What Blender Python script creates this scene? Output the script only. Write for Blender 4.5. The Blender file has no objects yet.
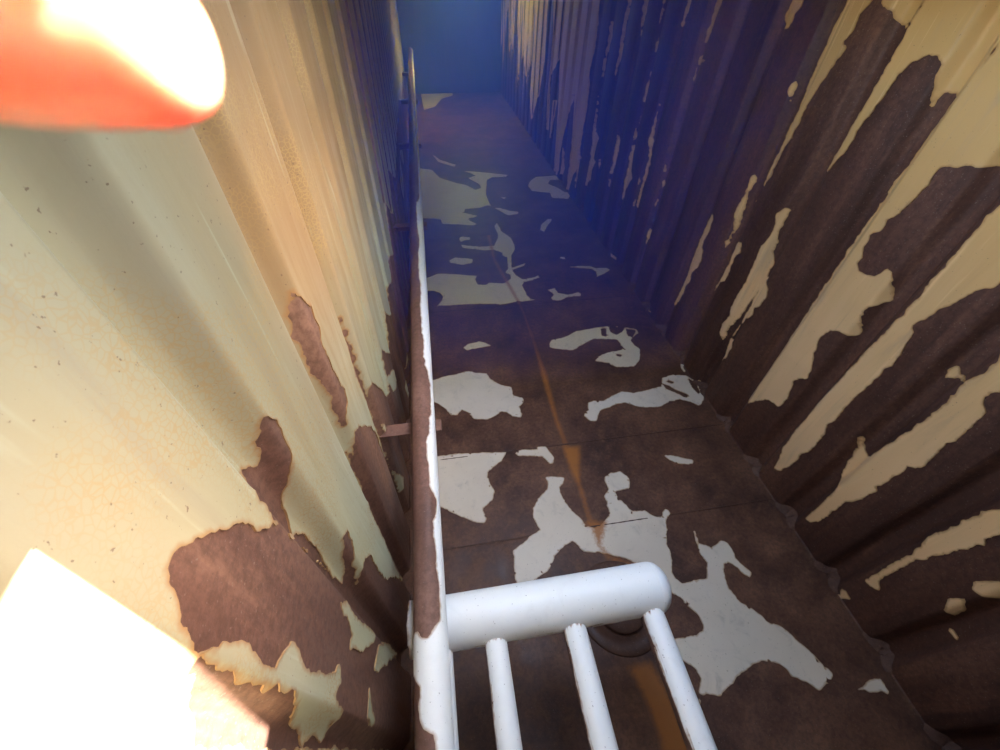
import bpy, bmesh, math, random
import numpy as np
from mathutils import Matrix, Vector

# ---------------------------------------------------------------- camera, sky, sun, exposure
scene = bpy.context.scene
COL = scene.collection
H = 2.5                                   # camera height above the tank floor, metres
cam_data = bpy.data.cameras.new('camera')
cam_data.sensor_width = 36.0
cam_data.lens = 408.6 * 36.0 / 1000.0
cam_data.clip_start = 0.005
cam_data.clip_end = 200
cam_data.dof.use_dof = True
cam_data.dof.focus_distance = 1.6
cam_data.dof.aperture_fstop = 9.0
cam = bpy.data.objects.new('camera', cam_data)
COL.objects.link(cam)
CAM_M = Matrix(((0.98763, 0.10318, -0.11805, 0.0), (-0.15627, 0.70917, -0.6875, 0.0),
                (0.01279, 0.69744, 0.71652, H), (0, 0, 0, 1)))
cam.matrix_world = CAM_M
scene.camera = cam

world = bpy.data.worlds.new('sky')
scene.world = world
world.use_nodes = True
wn = world.node_tree
sky = wn.nodes.new('ShaderNodeTexSky')
sky.sky_type = 'NISHITA'
sky.sun_disc = False
sky.sun_elevation = math.radians(47)
sky.sun_rotation = math.radians(98)
tint = wn.nodes.new('ShaderNodeMix'); tint.data_type = 'RGBA'; tint.blend_type = 'MULTIPLY'; tint.inputs[0].default_value = 1.0
tint.inputs[7].default_value = (1.14, 0.98, 0.82, 1)          # white balance of the photograph
wn.links.new(sky.outputs[0], tint.inputs[6])
wn.links.new(tint.outputs[2], wn.nodes['Background'].inputs[0])
SKY_STRENGTH = 1.0
wn.nodes['Background'].inputs[1].default_value = SKY_STRENGTH

sun_data = bpy.data.lights.new('sun', 'SUN')
sun_data.energy = 15.0
sun_data.angle = math.radians(0.6)
sun_data.color = (1.0, 0.97, 0.90)
sun = bpy.data.objects.new('sun', sun_data)
COL.objects.link(sun)
SUN_DIR = Vector((-1.0, -0.107, -1.069)).normalized()
sun.rotation_euler = SUN_DIR.to_track_quat('-Z', 'Y').to_euler()
sun.location = (2, 0.5, 6)

# the open manhole that the photograph is taken through, plus two unseen roof openings added for fill skylight
ROOF_Z = H + 0.08
HATCH = (0.045, 0.627, 0.035, 0.232)
ADDED_MID_HATCH = (0.05, 1.0, 0.70, 1.85)  # unseen opening, added to brighten the left wall and floor
ARM_GAP = (0.045, 0.175, -0.16)           # gap for the arm; manhole beside it closed over to cut skylight
ADDED_FAR_HATCH = (0.6, 1.35, 9.0, 10.8)  # unseen opening, added to light the blue volume at the far end
for nm, hh in (('manhole_daylight', HATCH), ('added_mid_hatch_daylight', ADDED_MID_HATCH), ('added_far_hatch_daylight', ADDED_FAR_HATCH)):
    ld = bpy.data.lights.new(nm, 'AREA')
    ld.shape = 'RECTANGLE'
    ld.size = hh[1] - hh[0]
    ld.size_y = hh[3] - hh[2]
    ld.cycles.is_portal = True
    lo = bpy.data.objects.new(nm, ld)
    COL.objects.link(lo)
    lo.location = ((hh[0] + hh[1]) / 2, (hh[2] + hh[3]) / 2, ROOF_Z + 0.05)

vs = scene.view_settings
vs.view_transform = 'Standard'
vs.look = 'None'
vs.gamma = 1.0
vs.use_curve_mapping = False
vs.exposure = 2.7
scene.cycles.max_bounces = 16
scene.cycles.diffuse_bounces = 10
scene.cycles.glossy_bounces = 4
scene.cycles.volume_bounces = 1
scene.cycles.caustics_reflective = False
scene.cycles.use_denoising = True

# ---------------------------------------------------------------- outlines of the peeled paint
# all in millimetres: floor patches (across, along), wall patches (along, height); 1 = paint, -1 = bare steel
FLOOR_PAINT = [
    (1, [(-305,2420),(-140,2420),(-78,2446),(24,2455),(103,2475),(146,2481),(229,2447),(304,2431),(321,2364),(394,2284),(481,2248),(487,2147),(551,2116),(556,2076),(509,2026),(516,1954),(500,1916),(441,1935),(395,1988),(349,1999),(312,1964),(245,1940),(139,1959),(100,2031),(56,2062),(13,2018),(-34,2021),(-68,2091),(-152,2172),(-307,2242)]),
    (1, [(-250,1660),(-130,1664),(46,1660),(333,1622),(295,1557),(183,1489),(176,1439),(206,1336),(188,1273),(112,1220),(128,1147),(108,1122),(44,1142),(-65,1211),(-145,1268),(-260,1331)]),
    (1, [(395,1604),(422,1627),(474,1628),(566,1609),(564,1632),(631,1631),(643,1589),(664,1526),(646,1482),(623,1479),(588,1546),(483,1567),(412,1577)]),
    (1, [(570,1378),(607,1384),(693,1360),(680,1323),(643,1291),(642,1225),(669,1149),(718,1066),(742,1016),(790,1000),(872,1030),(907,1051),(926,1146),(921,1190),(971,1234),(958,1289),(968,1326),(1027,1349),(1093,1350),(1129,1310),(1132,1263),(1107,1216),(1056,1214),(1005,1209),(1006,1155),(1043,1107),(1070,1054),(1145,1053),(1203,999),(1245,1000),(1278,1043),(1307,1032),(1304,1002),(1256,965),(1225,885),(1203,838),(1189,743),(1153,668),(1161,628),(1191,602),(1273,605),(1342,606),(1381,690),(1366,746),(1375,787),(1386,835),(1395,878),(1411,882),(1399,833),(1390,803),(1453,762),(1534,799),(1567,776),(1577,725),(1569,679),(1599,622),(1612,592),(1590,568),(1565,588),(1546,630),(1510,668),(1482,663),(1461,632),(1446,590),(1431,532),(1439,526),(1461,460),(1515,411),(1565,340),(1620,308),(1665,231),(1697,181),(1720,122),(1739,81),(1716,60),(1683,53),(1624,34),(1584,76),(1531,109),(1517,145),(1485,171),(1419,190),(1358,182),(1250,149),(1215,126),(1174,113),(1136,91),(1113,99),(1069,113),(1049,105),(1025,120),(1055,147),(1069,173),(1057,213),(1010,258),(969,299),(954,337),(1016,350),(1138,347),(1183,366),(1197,383),(1194,431),(1157,497),(1140,535),(1094,563),(1026,654),(979,718),(935,765),(851,807),(796,827),(776,842),(680,857),(650,904),(631,925),(584,914),(495,861),(480,823),(433,779),(374,755),(320,725),(249,715),(244,786),(259,933),(320,960),(399,1011),(448,1029),(441,1056),(421,1112),(436,1178),(483,1241),(558,1296),(577,1346)]),
    (-1, [(739,1013),(760,1031),(837,1024),(871,1027),(828,997),(787,993)]),
    (1, [(1021,101),(1040,79),(1012,65),(995,63)]),
    (1, [(1002,-57),(1032,-61),(1036,-95),(993,-88)]),
    (1, [(1457,1433),(1515,1424),(1562,1395),(1645,1362),(1636,1330),(1590,1329),(1525,1350),(1496,1368),(1459,1404)]),
    (1, [(1121,3582),(1203,3601),(1213,3513),(1309,3463),(1428,3494),(1460,3467),(1430,3427),(1299,3427),(1197,3370),(1128,3390),(1117,3435),(1162,3483)]),
    (1, [(923,2728),(964,2779),(1105,2803),(1221,2866),(1347,2887),(1472,2900),(1630,2887),(1808,2822),(1804,2762),(1699,2674),(1700,2603),(1733,2542),(1676,2403),(1589,2326),(1432,2349),(1370,2409),(1273,2449),(1316,2495),(1426,2540),(1564,2553),(1578,2640),(1568,2693),(1452,2724),(1358,2737),(1244,2682),(1118,2612),(960,2654),(920,2679)]),
    (-1, [(1472,2870),(1525,2877),(1480,2749),(1447,2768)]),
    (-1, [(1562,2897),(1701,2859),(1655,2792),(1584,2763),(1543,2814)]),
    (-1, [(1712,2835),(1800,2802),(1725,2714),(1692,2733)]),
    (-1, [(1491,2509),(1540,2489),(1521,2465),(1490,2483)]),
    (-1, [(1584,2605),(1592,2549),(1569,2566)]),
    (1, [(986,1874),(1040,1917),(1063,1987),(1109,2001),(1197,1988),(1280,2030),(1369,2062),(1472,2036),(1600,2050),(1659,2064),(1722,2067),(1775,2164),(1877,2186),(1993,2161),(2042,2078),(2053,1995),(2009,1880),(1935,1823),(1896,1864),(1816,1913),(1724,1900),(1621,1862),(1521,1867),(1446,1888),(1366,1942),(1281,1940),(1131,1893),(1076,1801),(1021,1805)]),
    (-1, [(1748,2097),(1785,2069),(1843,2004),(1905,1950),(1875,1926),(1828,1972),(1754,2039)]),
    (-1, [(1997,2132),(2025,2080),(2019,1966),(1992,1948),(1975,2018)]),
    (-1, [(1816,2135),(1854,2101),(1829,2086),(1789,2115)]),
    (1, [(2035,2338),(2079,2350),(2067,2308),(2017,2264),(2016,2214),(1997,2205),(1988,2256)]),
    (1, [(132,2786),(183,2835),(296,2852),(348,2825),(394,2776),(285,2764),(164,2746)]),
    (1, [(-251,3999),(-142,3992),(-29,4059),(170,4023),(399,3958),(368,3882),(389,3780),(475,3768),(512,3802),(673,3768),(764,3847),(767,3928),(719,3977),(770,4076),(796,4297),(757,4349),(756,4420),(671,4503),(549,4510),(303,4602),(285,4679),(512,4599),(685,4600),(745,4746),(778,4874),(763,5128),(816,5208),(841,4948),(929,4774),(942,4566),(924,4469),(851,4336),(816,4070),(997,4156),(961,4094),(808,4028),(834,3919),(883,3819),(1023,3840),(1077,3874),(1085,3831),(1013,3793),(896,3769),(859,3695),(885,3503),(905,3446),(974,3419),(867,3416),(719,3412),(578,3386),(530,3410),(245,3443),(61,3448),(-70,3453),(-15,3539),(0,3609),(-27,3686),(-88,3731),(-256,3743)]),
    (1, [(113,4321),(188,4388),(395,4328),(378,4240),(266,4211),(121,4275)]),
    (1, [(274,4835),(305,4899),(415,4853),(409,4791),(346,4789),(291,4744)]),
    (1, [(1427,4235),(1486,4227),(1474,4182),(1415,4190)]),
    (1, [(1461,4004),(1605,4006),(1718,3982),(1773,3931),(1891,3923),(1922,3876),(1825,3804),(1727,3755),(1749,3857),(1723,3925),(1569,3967)]),
    (1, [(1343,4937),(1388,5075),(1523,5236),(1569,5249),(1567,5188),(1481,5063),(1383,4876)]),
    (1, [(-224,7373),(37,7250),(149,6884),(386,6648),(533,6549),(665,6337),(750,6404),(749,6522),(593,6830),(730,6899),(648,7041),(526,7145),(783,7069),(941,7005),(1253,6879),(1206,6798),(978,6800),(884,6710),(796,6170),(801,5882),(811,5744),(740,5754),(647,5699),(434,5693),(408,5568),(589,5450),(529,5408),(459,5393),(464,5314),(547,5214),(503,5173),(270,5239),(87,5274),(80,5394),(15,5432),(-251,5497)]),
    (1, [(844,5674),(928,5663),(1052,5549),(1172,5501),(1146,5440),(1000,5409),(913,5566)]),
    (1, [(1485,6391),(1558,6585),(1689,6739),(2028,6758),(2143,6683),(2045,6567),(1885,6587),(1814,6431),(1931,6257),(1983,6096),(2094,6044),(1974,5839),(1747,5904),(1761,6086),(1619,6142),(1506,6194)]),
    (1, [(70,8033),(194,7709),(450,7433),(409,7343),(155,7614)]),
    (1, [(987,6036),(1103,6007),(1035,5958)]),
    (1, [(1876,23),(1906,38),(1958,26),(1968,0),(1949,-33),(1928,-13),(1863,-11),(1852,2),(1814,10)]),
    (1, [(-163,14554),(76,14986),(511,14280),(858,14037),(773,12344),(472,12040),(279,11291),(12,11033),(-25,12590)]),
    (1, [(1593,13364),(1814,14390),(1849,13953),(1656,13165)]),
]
RIGHT_PAINT = [
    (1, [(2385,2650),(2385,2345),(2386,2319),(2387,2293),(2388,2266),(2388,2239),(2389,2211),(2388,2182),(2388,2152),(2387,2122),(2386,2091),(2385,2060),(2383,2030),(2381,2000),(2379,1969),(2376,1937),(2374,1905),(2375,1867),(2375,1829),(2376,1789),(2376,1749),(2377,1707),(2377,1666),(2378,1623),(2378,1579),(2378,1534),(2378,1489),(2378,1443),(2377,1396),(2380,1427),(2382,1458),(2371,1494),(2304,1552),(2293,1585),(2293,1618),(2293,1649),(2293,1681),(2295,1707),(2298,1733),(2282,1769),(2277,1796),(2273,1823),(2273,1859),(2274,1894),(2275,1929),(2270,1962),(2266,1995),(2258,2023),(2251,2050),(2242,2075),(2233,2099),(2230,2123),(2226,2147),(2222,2169),(2211,2192),(2200,2215),(2242,2225),(2226,2245),(2211,2265),(2212,2287),(2214,2308),(2215,2329),(2203,2347),(2190,2365),(2178,2650),(2226,2650),(2276,2650)]),
    (1, [(2373,1117),(2278,1163),(2262,1135),(2246,1107),(2277,1067),(2274,1022),(2271,976),(2268,938),(2264,899),(2265,865),(2302,841),(2370,748),(2382,695),(2377,766),(2371,836),(2312,939),(2305,1004),(2310,1053),(2369,1068)]),
    (1, [(2168,2650),(2132,2373),(2097,2364),(2066,2349),(2049,2332),(2027,2314),(1988,2298),(1985,2323),(1936,2350),(1933,2374),(1930,2650),(2014,2650),(2042,2650),(2059,2650),(2083,2650),(2124,2650)]),
    (1, [(1930,2650),(1930,2376),(1930,2355),(1930,2334),(1930,2313),(1930,2291),(1930,2266),(1930,2240),(1930,2214),(1930,2187),(1931,2160),(1931,2132),(1932,2106),(1933,2080),(1935,2053),(1937,2026),(1941,1997),(1984,1956),(1985,1926),(1985,1895),(1986,1863),(1986,1830),(1989,1799),(1991,1767),(1990,1740),(1990,1712),(1933,1754),(1928,1775),(1921,1796),(1914,1817),(1903,1837),(1893,1856),(1893,1882),(1894,1908),(1894,1934),(1893,1955),(1893,1976),(1886,1997),(1879,2017),(1873,2037),(1872,2058),(1871,2078),(1869,2099),(1864,2118),(1859,2137),(1856,2152),(1853,2166),(1840,2188),(1828,2208),(1803,2223),(1778,2238),(1754,2242),(1730,2245),(1707,2223),(1703,2204),(1701,2188),(1699,2172),(1691,2157),(1683,2141),(1676,2119),(1668,2096),(1669,2089),(1669,2106),(1668,2124),(1662,2135),(1655,2146),(1621,2146),(1598,2131),(1566,2157),(1561,2176),(1558,2195),(1556,2213),(1554,2231),(1552,2250),(1551,2269),(1549,2288),(1548,2306),(1546,2324),(1544,2342),(1532,2354),(1519,2367),(1507,2379),(1495,2390),(1483,2402),(1472,2413),(1461,2650),(1486,2650),(1512,2650),(1538,2650),(1601,2650),(1633,2650),(1659,2650),(1675,2650),(1691,2650),(1715,2650),(1748,2650),(1782,2650),(1817,2650),(1853,2650),(1891,2650)]),
    (1, [(1461,2650),(1472,2413),(1483,2402),(1495,2390),(1507,2379),(1519,2367),(1532,2354),(1544,2342),(1546,2323),(1548,2305),(1550,2285),(1552,2266),(1554,2246),(1556,2225),(1558,2204),(1561,2183),(1566,2160),(1598,2131),(1599,2109),(1601,2086),(1602,2063),(1603,2040),(1604,2016),(1605,1991),(1606,1966),(1607,1941),(1608,1913),(1609,1884),(1610,1855),(1612,1825),(1613,1795),(1614,1763),(1615,1731),(1616,1698),(1617,1664),(1619,1630),(1620,1594),(1621,1557),(1621,1518),(1620,1478),(1619,1436),(1618,1394),(1617,1350),(1616,1304),(1615,1258),(1614,1210),(1613,1161),(1612,1114),(1611,1065),(1610,1016),(1608,965),(1607,912),(1605,859),(1603,803),(1600,747),(1600,688),(1599,626),(1598,562),(1598,496),(1597,428),(1596,358),(1548,335),(1525,382),(1486,449),(1440,501),(1406,511),(1359,517),(1354,561),(1358,614),(1361,648),(1364,681),(1379,705),(1394,729),(1367,775),(1333,818),(1344,873),(1361,904),(1378,935),(1395,966),(1407,1000),(1419,1034),(1409,1079),(1399,1122),(1378,1136),(1356,1150),(1329,1159),(1311,1159),(1291,1173),(1297,1214),(1310,1257),(1325,1297),(1322,1329),(1306,1345),(1299,1354),(1292,1376),(1282,1393),(1291,1416),(1298,1440),(1309,1467),(1320,1493),(1336,1515),(1362,1519),(1368,1500),(1375,1480),(1392,1458),(1414,1448),(1436,1437),(1477,1440),(1503,1463),(1503,1501),(1512,1523),(1521,1545),(1523,1569),(1525,1594),(1514,1618),(1502,1641),(1492,1664),(1502,1683),(1488,1705),(1474,1727),(1472,1749),(1469,1769),(1462,1796),(1454,1822),(1449,1839),(1444,1855),(1445,1882),(1446,1909),(1439,1927),(1416,1936),(1395,1944),(1374,1952),(1353,1960),(1331,1968),(1315,1974),(1303,1978),(1292,1983),(1279,1991),(1260,2001),(1241,2011),(1211,2026),(1176,2042),(1175,2061),(1173,2080),(1172,2098),(1170,2116),(1169,2134),(1168,2151),(1166,2168),(1165,2184),(1164,2200),(1162,2216),(1161,2232),(1160,2248),(1158,2264),(1157,2279),(1156,2294),(1155,2309),(1154,2323),(1152,2337),(1151,2351),(1150,2365),(1149,2378),(1148,2391),(1147,2404),(1146,2417),(1145,2429),(1144,2650),(1160,2650),(1177,2650),(1215,2650),(1242,2650),(1260,2650),(1279,2650),(1292,2650),(1303,2650),(1314,2650),(1327,2650),(1348,2650),(1369,2650),(1391,2650),(1414,2650),(1437,2650)]),
    (1, [(1171,2104),(1172,2085),(1172,2065),(1173,2045),(1173,2024),(1173,2003),(1174,1981),(1174,1959),(1175,1937),(1175,1913),(1176,1890),(1177,1870),(1178,1850),(1178,1829),(1179,1808),(1180,1786),(1180,1764),(1180,1741),(1180,1717),(1179,1692),(1178,1666),(1177,1639),(1176,1612),(1176,1586),(1175,1559),(1174,1532),(1174,1504),(1173,1475),(1173,1445),(1174,1415),(1174,1384),(1174,1353),(1176,1321),(1178,1288),(1180,1254),(1182,1220),(1184,1184),(1186,1140),(1188,1094),(1190,1046),(1192,996),(1196,944),(1197,898),(1199,851),(1201,803),(1204,752),(1199,706),(1195,656),(1192,604),(1189,550),(1186,502),(1184,451),(1181,398),(1179,344),(1160,282),(1144,249),(1138,209),(1133,169),(1084,213),(1071,270),(1066,336),(1067,384),(1069,431),(1057,470),(1045,509),(1048,544),(1052,579),(1055,618),(1059,656),(1077,706),(1071,737),(1065,766),(1070,808),(1075,848),(1076,892),(1077,934),(1071,971),(1066,1008),(1064,1049),(1063,1088),(1061,1127),(1071,1145),(1057,1184),(1056,1205),(1054,1226),(1063,1256),(1071,1285),(1077,1307),(1083,1328),(1081,1348),(1079,1366),(1109,1371),(1106,1395),(1104,1419),(1089,1447),(1083,1473),(1076,1498),(1066,1518),(1057,1537),(1046,1564),(1037,1587),(1028,1610),(1018,1626),(1008,1641),(996,1654),(994,1668),(991,1683),(987,1705),(983,1727),(979,1749),(975,1769),(971,1790),(967,1810),(964,1829),(960,1848),(956,1867),(975,1887),(993,1907),(1011,1927),(1029,1947),(1047,1967),(1065,1986),(1083,2006),(1101,2026),(1118,2045),(1136,2065),(1154,2085)]),
    (1, [(836,1709),(832,1689),(828,1668),(824,1646),(820,1624),(817,1601),(814,1577),(811,1552),(809,1527),(806,1500),(804,1473),(802,1450),(800,1428),(797,1405),(802,1378),(806,1351),(807,1332),(808,1314),(805,1281),(802,1247),(801,1219),(800,1189),(799,1159),(801,1130),(802,1100),(803,1069),(805,1038),(808,1001),(811,962),(814,922),(819,878),(824,831),(835,782),(845,731),(858,719),(891,734),(909,759),(921,793),(934,805),(937,784),(927,750),(917,716),(910,664),(901,613),(883,573),(884,540),(861,494),(845,474),(821,477),(814,441),(808,401),(804,349),(801,295),(802,255),(803,214),(798,144),(786,129),(763,166),(742,224),(742,264),(740,320),(737,373),(739,407),(740,440),(733,475),(720,518),(706,560),(707,592),(701,628),(696,663),(712,674),(705,725),(702,759),(699,792),(696,824),(697,854),(698,883),(676,901),(671,926),(666,950),(676,984),(678,1015),(681,1046),(680,1077),(679,1108),(676,1140),(674,1171),(677,1198),(681,1224),(684,1250),(686,1270),(687,1290),(698,1301),(713,1301),(729,1319),(730,1346),(724,1362),(718,1377),(718,1404),(717,1430),(716,1455),(715,1480),(714,1505),(714,1528),(713,1552),(712,1574),(712,1596),(730,1617),(749,1638),(768,1659),(787,1679),(805,1700)]),
    (1, [(391,1170),(396,1145),(400,1119),(405,1092),(410,1065),(415,1037),(422,1014),(430,990),(431,965),(433,938),(434,903),(435,866),(436,829),(438,794),(440,758),(442,720),(436,683),(430,642),(424,604),(418,566),(418,527),(419,488),(419,447),(414,392),(410,334),(410,297),(410,258),(407,238),(382,240),(367,258),(353,276),(357,288),(382,299),(392,329),(389,383),(389,425),(389,466),(390,508),(392,548),(385,591),(374,626),(373,672),(368,699),(362,725),(359,749),(357,772),(353,798),(349,823),(347,855),(344,885),(348,907),(345,932),(343,956),(342,989),(340,1020),(339,1051),(338,1081),(337,1110),(355,1130),(373,1150)]),
    (1, [(237,711),(245,735),(240,754),(236,773),(229,797),(222,820),(211,834),(202,848),(189,825),(177,797),(178,775),(180,752),(185,742),(191,733),(198,723),(206,711),(224,702)]),
    (1, [(214,545),(230,574),(225,596),(221,618),(213,632),(205,646),(191,623),(178,592),(179,557),(174,526),(169,495),(183,507),(197,517)]),
    (1, [(145,422),(145,440),(130,443),(116,446),(96,426),(110,413),(125,406)]),
    (1, [(895,1269),(909,1298),(907,1326),(893,1339),(872,1317),(831,1321),(841,1309),(862,1303),(875,1288),(889,1272)]),
    (1, [(399,-30),(422,-30),(410,27),(421,50),(408,70),(370,60),(384,1)]),
    (1, [(1628,-30),(1636,-30),(1610,4),(1544,82),(1606,-30),(1558,-30),(1523,-30),(1610,-30)]),
    (1, [(2077,39),(2059,43),(2027,-2),(2027,-30),(2054,-2)]),
    (1, [(2775,-30),(2644,-3),(2583,0),(2633,-30)]),
    (1, [(3142,16),(3015,35),(3147,-30)]),
    (1, [(4297,76),(4284,23),(4148,42),(3999,74),(4012,41),(4299,-30),(4298,-3)]),
    (1, [(2446,1548),(2435,1546),(2428,1498),(2430,1454),(2431,1408),(2427,1368),(2423,1326),(2419,1284),(2413,1230),(2418,1192),(2422,1153),(2423,1115),(2424,1077),(2429,1043),(2441,1077),(2436,1129),(2432,1179),(2442,1226),(2457,1269),(2457,1301),(2456,1332),(2452,1364),(2449,1395),(2450,1438),(2452,1480),(2453,1521)]),
    (1, [(2076,1490),(2060,1490),(2053,1444),(2052,1396),(2061,1354),(2053,1325),(2045,1296),(2042,1261),(2039,1225),(2023,1198),(2001,1176),(1998,1128),(1995,1078),(1931,1079),(1894,1044),(1883,1018),(1872,991),(1882,976),(1882,921),(1913,891),(1909,856),(1905,822),(1935,782),(1991,689),(1996,620),(2001,549),(1936,562),(1916,532),(1918,481),(1919,429),(1986,328),(1985,402),(2001,460),(2016,516),(2011,579),(2005,641),(2002,692),(1999,742),(1996,791),(1998,840),(2001,888),(2001,925),(2001,960),(2008,919),(2016,877),(2021,823),(2027,768),(2034,718),(2039,669),(2050,625),(2049,578),(2049,530),(2054,497),(2089,540),(2107,602),(2090,653),(2075,701),(2100,754),(2101,822),(2095,873),(2090,921),(2089,982),(2088,1040),(2093,1090),(2097,1139),(2105,1177),(2106,1233),(2090,1285),(2076,1335),(2082,1364),(2090,1392),(2103,1414),(2116,1436),(2095,1463)]),
    (1, [(2754,1157),(2664,1188),(2645,1141),(2642,1106),(2638,1070),(2659,1001),(2654,968),(2647,934),(2617,910),(2598,851),(2607,775),(2646,700),(2630,642),(2661,567),(2652,493),(2666,408),(2763,290),(2778,288),(2773,371),(2758,458),(2757,540),(2756,620),(2761,687),(2766,751),(2767,814),(2767,876),(2767,936),(2763,999),(2759,1060),(2756,1109)]),
    (1, [(3546,654),(3427,641),(3527,537),(3535,481),(3544,486),(3547,536),(3549,586)]),
    (1, [(3558,1233),(3547,1226),(3545,1182),(3556,1169),(3562,1197)]),
    (1, [(3541,1122),(3522,1076),(3539,1023),(3542,969),(3545,915),(3548,859),(3553,857),(3549,898),(3545,939),(3545,1005),(3544,1069)]),
    (1, [(3942,1320),(3915,1327),(3909,1258),(3906,1217),(3810,1207),(3776,1161),(3807,1125),(3786,1094),(3794,1043),(3787,1012),(3903,898),(3902,840),(3809,820),(3807,749),(3914,701),(3921,772),(3921,845),(3921,915),(3920,990),(3919,1063),(3920,1128),(3920,1192),(3931,1257)]),
    (1, [(3928,1616),(3927,1552),(3926,1486),(3924,1434),(3923,1380),(3921,1325),(3915,1285),(3908,1244),(3930,1247),(3935,1293),(3940,1337),(3940,1392),(3940,1446),(3940,1499),(3938,1553),(3937,1606)]),
    (1, [(3945,988),(3935,957),(3936,905),(3937,851),(3933,780),(3930,708),(3938,698),(3945,776),(3944,831),(3943,885),(3944,937)]),
    (1, [(4303,1228),(4289,1232),(4285,1174),(4182,1148),(4171,1092),(4153,1030),(4133,968),(4076,930),(4130,850),(4167,774),(4157,703),(4285,621),(4294,658),(4297,722),(4300,785),(4300,853),(4300,920),(4302,1003),(4304,1083),(4304,1157)]),
    (1, [(4297,2070),(4287,2044),(4284,2004),(4183,1976),(4288,1915),(4294,1864),(4290,1814),(4286,1763),(4284,1709),(4181,1673),(4175,1618),(4286,1539),(4292,1480),(4287,1414),(4286,1352),(4287,1287),(4287,1222),(4288,1166),(4289,1110),(4302,1107),(4302,1181),(4303,1254),(4303,1325),(4302,1394),(4301,1462),(4300,1528),(4299,1592),(4297,1655),(4296,1717),(4297,1769),(4297,1821),(4298,1871),(4298,1920),(4298,1971),(4298,2021)]),
    (1, [(4683,1122),(4667,1126),(4662,1050),(4546,1009),(4557,951),(4663,858),(4667,799),(4670,739),(4671,682),(4672,624),(4682,614),(4685,667),(4689,720),(4686,813),(4683,903),(4683,978),(4683,1051)]),
    (1, [(4685,1216),(4675,1166),(4664,1115),(4551,1090),(4533,1037),(4686,989),(4685,1067),(4685,1142)]),
    (1, [(5061,2650),(4929,2650),(5038,2167),(5040,2116),(5042,2064),(5043,2011),(5041,1955),(5039,1898),(4928,1854),(5040,1782),(5043,1723),(5046,1664),(5059,1618),(5059,1670),(5060,1721),(5060,1771),(5061,1837),(5062,1901),(5063,1963),(5064,2025),(5063,2090),(5062,2153)]),
    (1, [(5435,2094),(5425,2034),(5306,1983),(5261,1926),(5296,1857),(5421,1773),(5421,1720),(5421,1667),(5422,1612),(5423,1541),(5423,1469),(5424,1394),(5437,1441),(5438,1511),(5439,1579),(5440,1646),(5438,1714),(5436,1780),(5433,1845),(5431,1908),(5433,1971),(5434,2033)]),
    (1, [(4693,2650),(4552,2650),(4547,2206),(4543,2167),(4553,2133),(4662,2090),(4661,2041),(4554,2002),(4668,1983),(4673,2029),(4677,2075),(4679,2116),(4679,2157),(4686,2197)]),
    (1, [(4305,2650),(4288,2650),(4290,2211),(4293,2161),(4293,2132),(4293,2103),(4301,2109),(4304,2147),(4307,2185),(4307,2222)]),
    (1, [(3923,2650),(3907,2650),(3803,2244),(3905,2209),(3910,2179),(3912,2153),(3914,2126),(3921,2137),(3922,2175),(3923,2213),(3923,2248)]),
    (1, [(3533,2650),(3380,2650),(3391,2282),(3401,2252),(3412,2220),(3416,2178),(3420,2135),(3424,2091),(3536,2072),(3538,2109),(3540,2145),(3538,2186),(3537,2226),(3535,2265)]),
    (1, [(3542,1996),(3526,2007),(3368,1997),(3421,1972),(3537,1936),(3535,1900),(3533,1863),(3529,1825),(3538,1811),(3540,1849),(3541,1887),(3542,1924),(3543,1960)]),
    (1, [(2776,2650),(2667,2650),(2625,2650),(2619,2329),(2646,2303),(2640,2275),(2645,2256),(2651,2237),(2675,2234),(2764,2254),(2783,2280),(2780,2314)]),
    (1, [(2462,1992),(2459,2021),(2437,2036),(2427,2022),(2426,1999),(2426,1975),(2430,1946),(2441,1958)]),
    (1, [(6312,1231),(6022,1288),(5808,1329),(5806,1260),(5804,1189),(5802,1116),(5805,1019),(5808,918),(5812,815),(5812,730),(5813,644),(5814,567),(5815,490),(5817,410),(5932,289),(5980,173),(6029,53),(6191,-25),(6191,101),(6192,224),(6192,337),(6192,447),(6193,554),(6197,657),(6203,757),(6217,853),(6241,950),(6265,1046),(6289,1139)]),
    (1, [(5813,644),(5796,572),(5799,481),(5801,388),(5803,293),(5805,196),(5812,109),(5818,192),(5825,272),(5823,355),(5820,436),(5818,515),(5815,580)]),
    (1, [(7084,1081),(6642,1143),(6248,1199),(6358,1084),(6553,943),(6556,868),(6559,791),(6572,697),(6625,589),(6656,470),(6689,347),(6669,236),(6649,124),(6728,20),(6945,-30),(6949,62),(6954,163),(6965,261),(6977,361),(6989,459),(7000,555),(7011,650),(7029,761),(7048,870),(7067,976)]),
    (1, [(6611,511),(6563,462),(6546,404),(6554,331),(6415,305),(6351,255),(6410,133),(6576,89),(6571,195),(6568,298),(6581,408)]),
    (1, [(5443,1362),(5432,1363),(5429,1291),(5427,1216),(5424,1140),(5422,1088),(5420,1034),(5250,1026),(5175,993),(5197,933),(5219,871),(5225,813),(5230,754),(5142,737),(5231,613),(5220,556),(5209,499),(5426,340),(5432,271),(5437,362),(5433,441),(5430,518),(5427,593),(5428,682),(5429,769),(5430,853),(5434,928),(5437,1001),(5440,1073),(5440,1148),(5441,1220),(5442,1292)]),
    (1, [(5070,850),(5058,797),(5048,743),(5056,684),(5065,622),(5063,547),(5061,471),(5059,392),(5068,402),(5068,509),(5069,613),(5069,714),(5070,783)]),
    (1, [(4684,1207),(4674,1161),(4664,1115),(4661,1046),(4548,1012),(4666,901),(4674,825),(4675,759),(4676,693),(4677,624),(4684,622),(4685,690),(4686,756),(4684,829),(4681,901),(4679,971),(4681,1051),(4682,1130)]),
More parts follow.
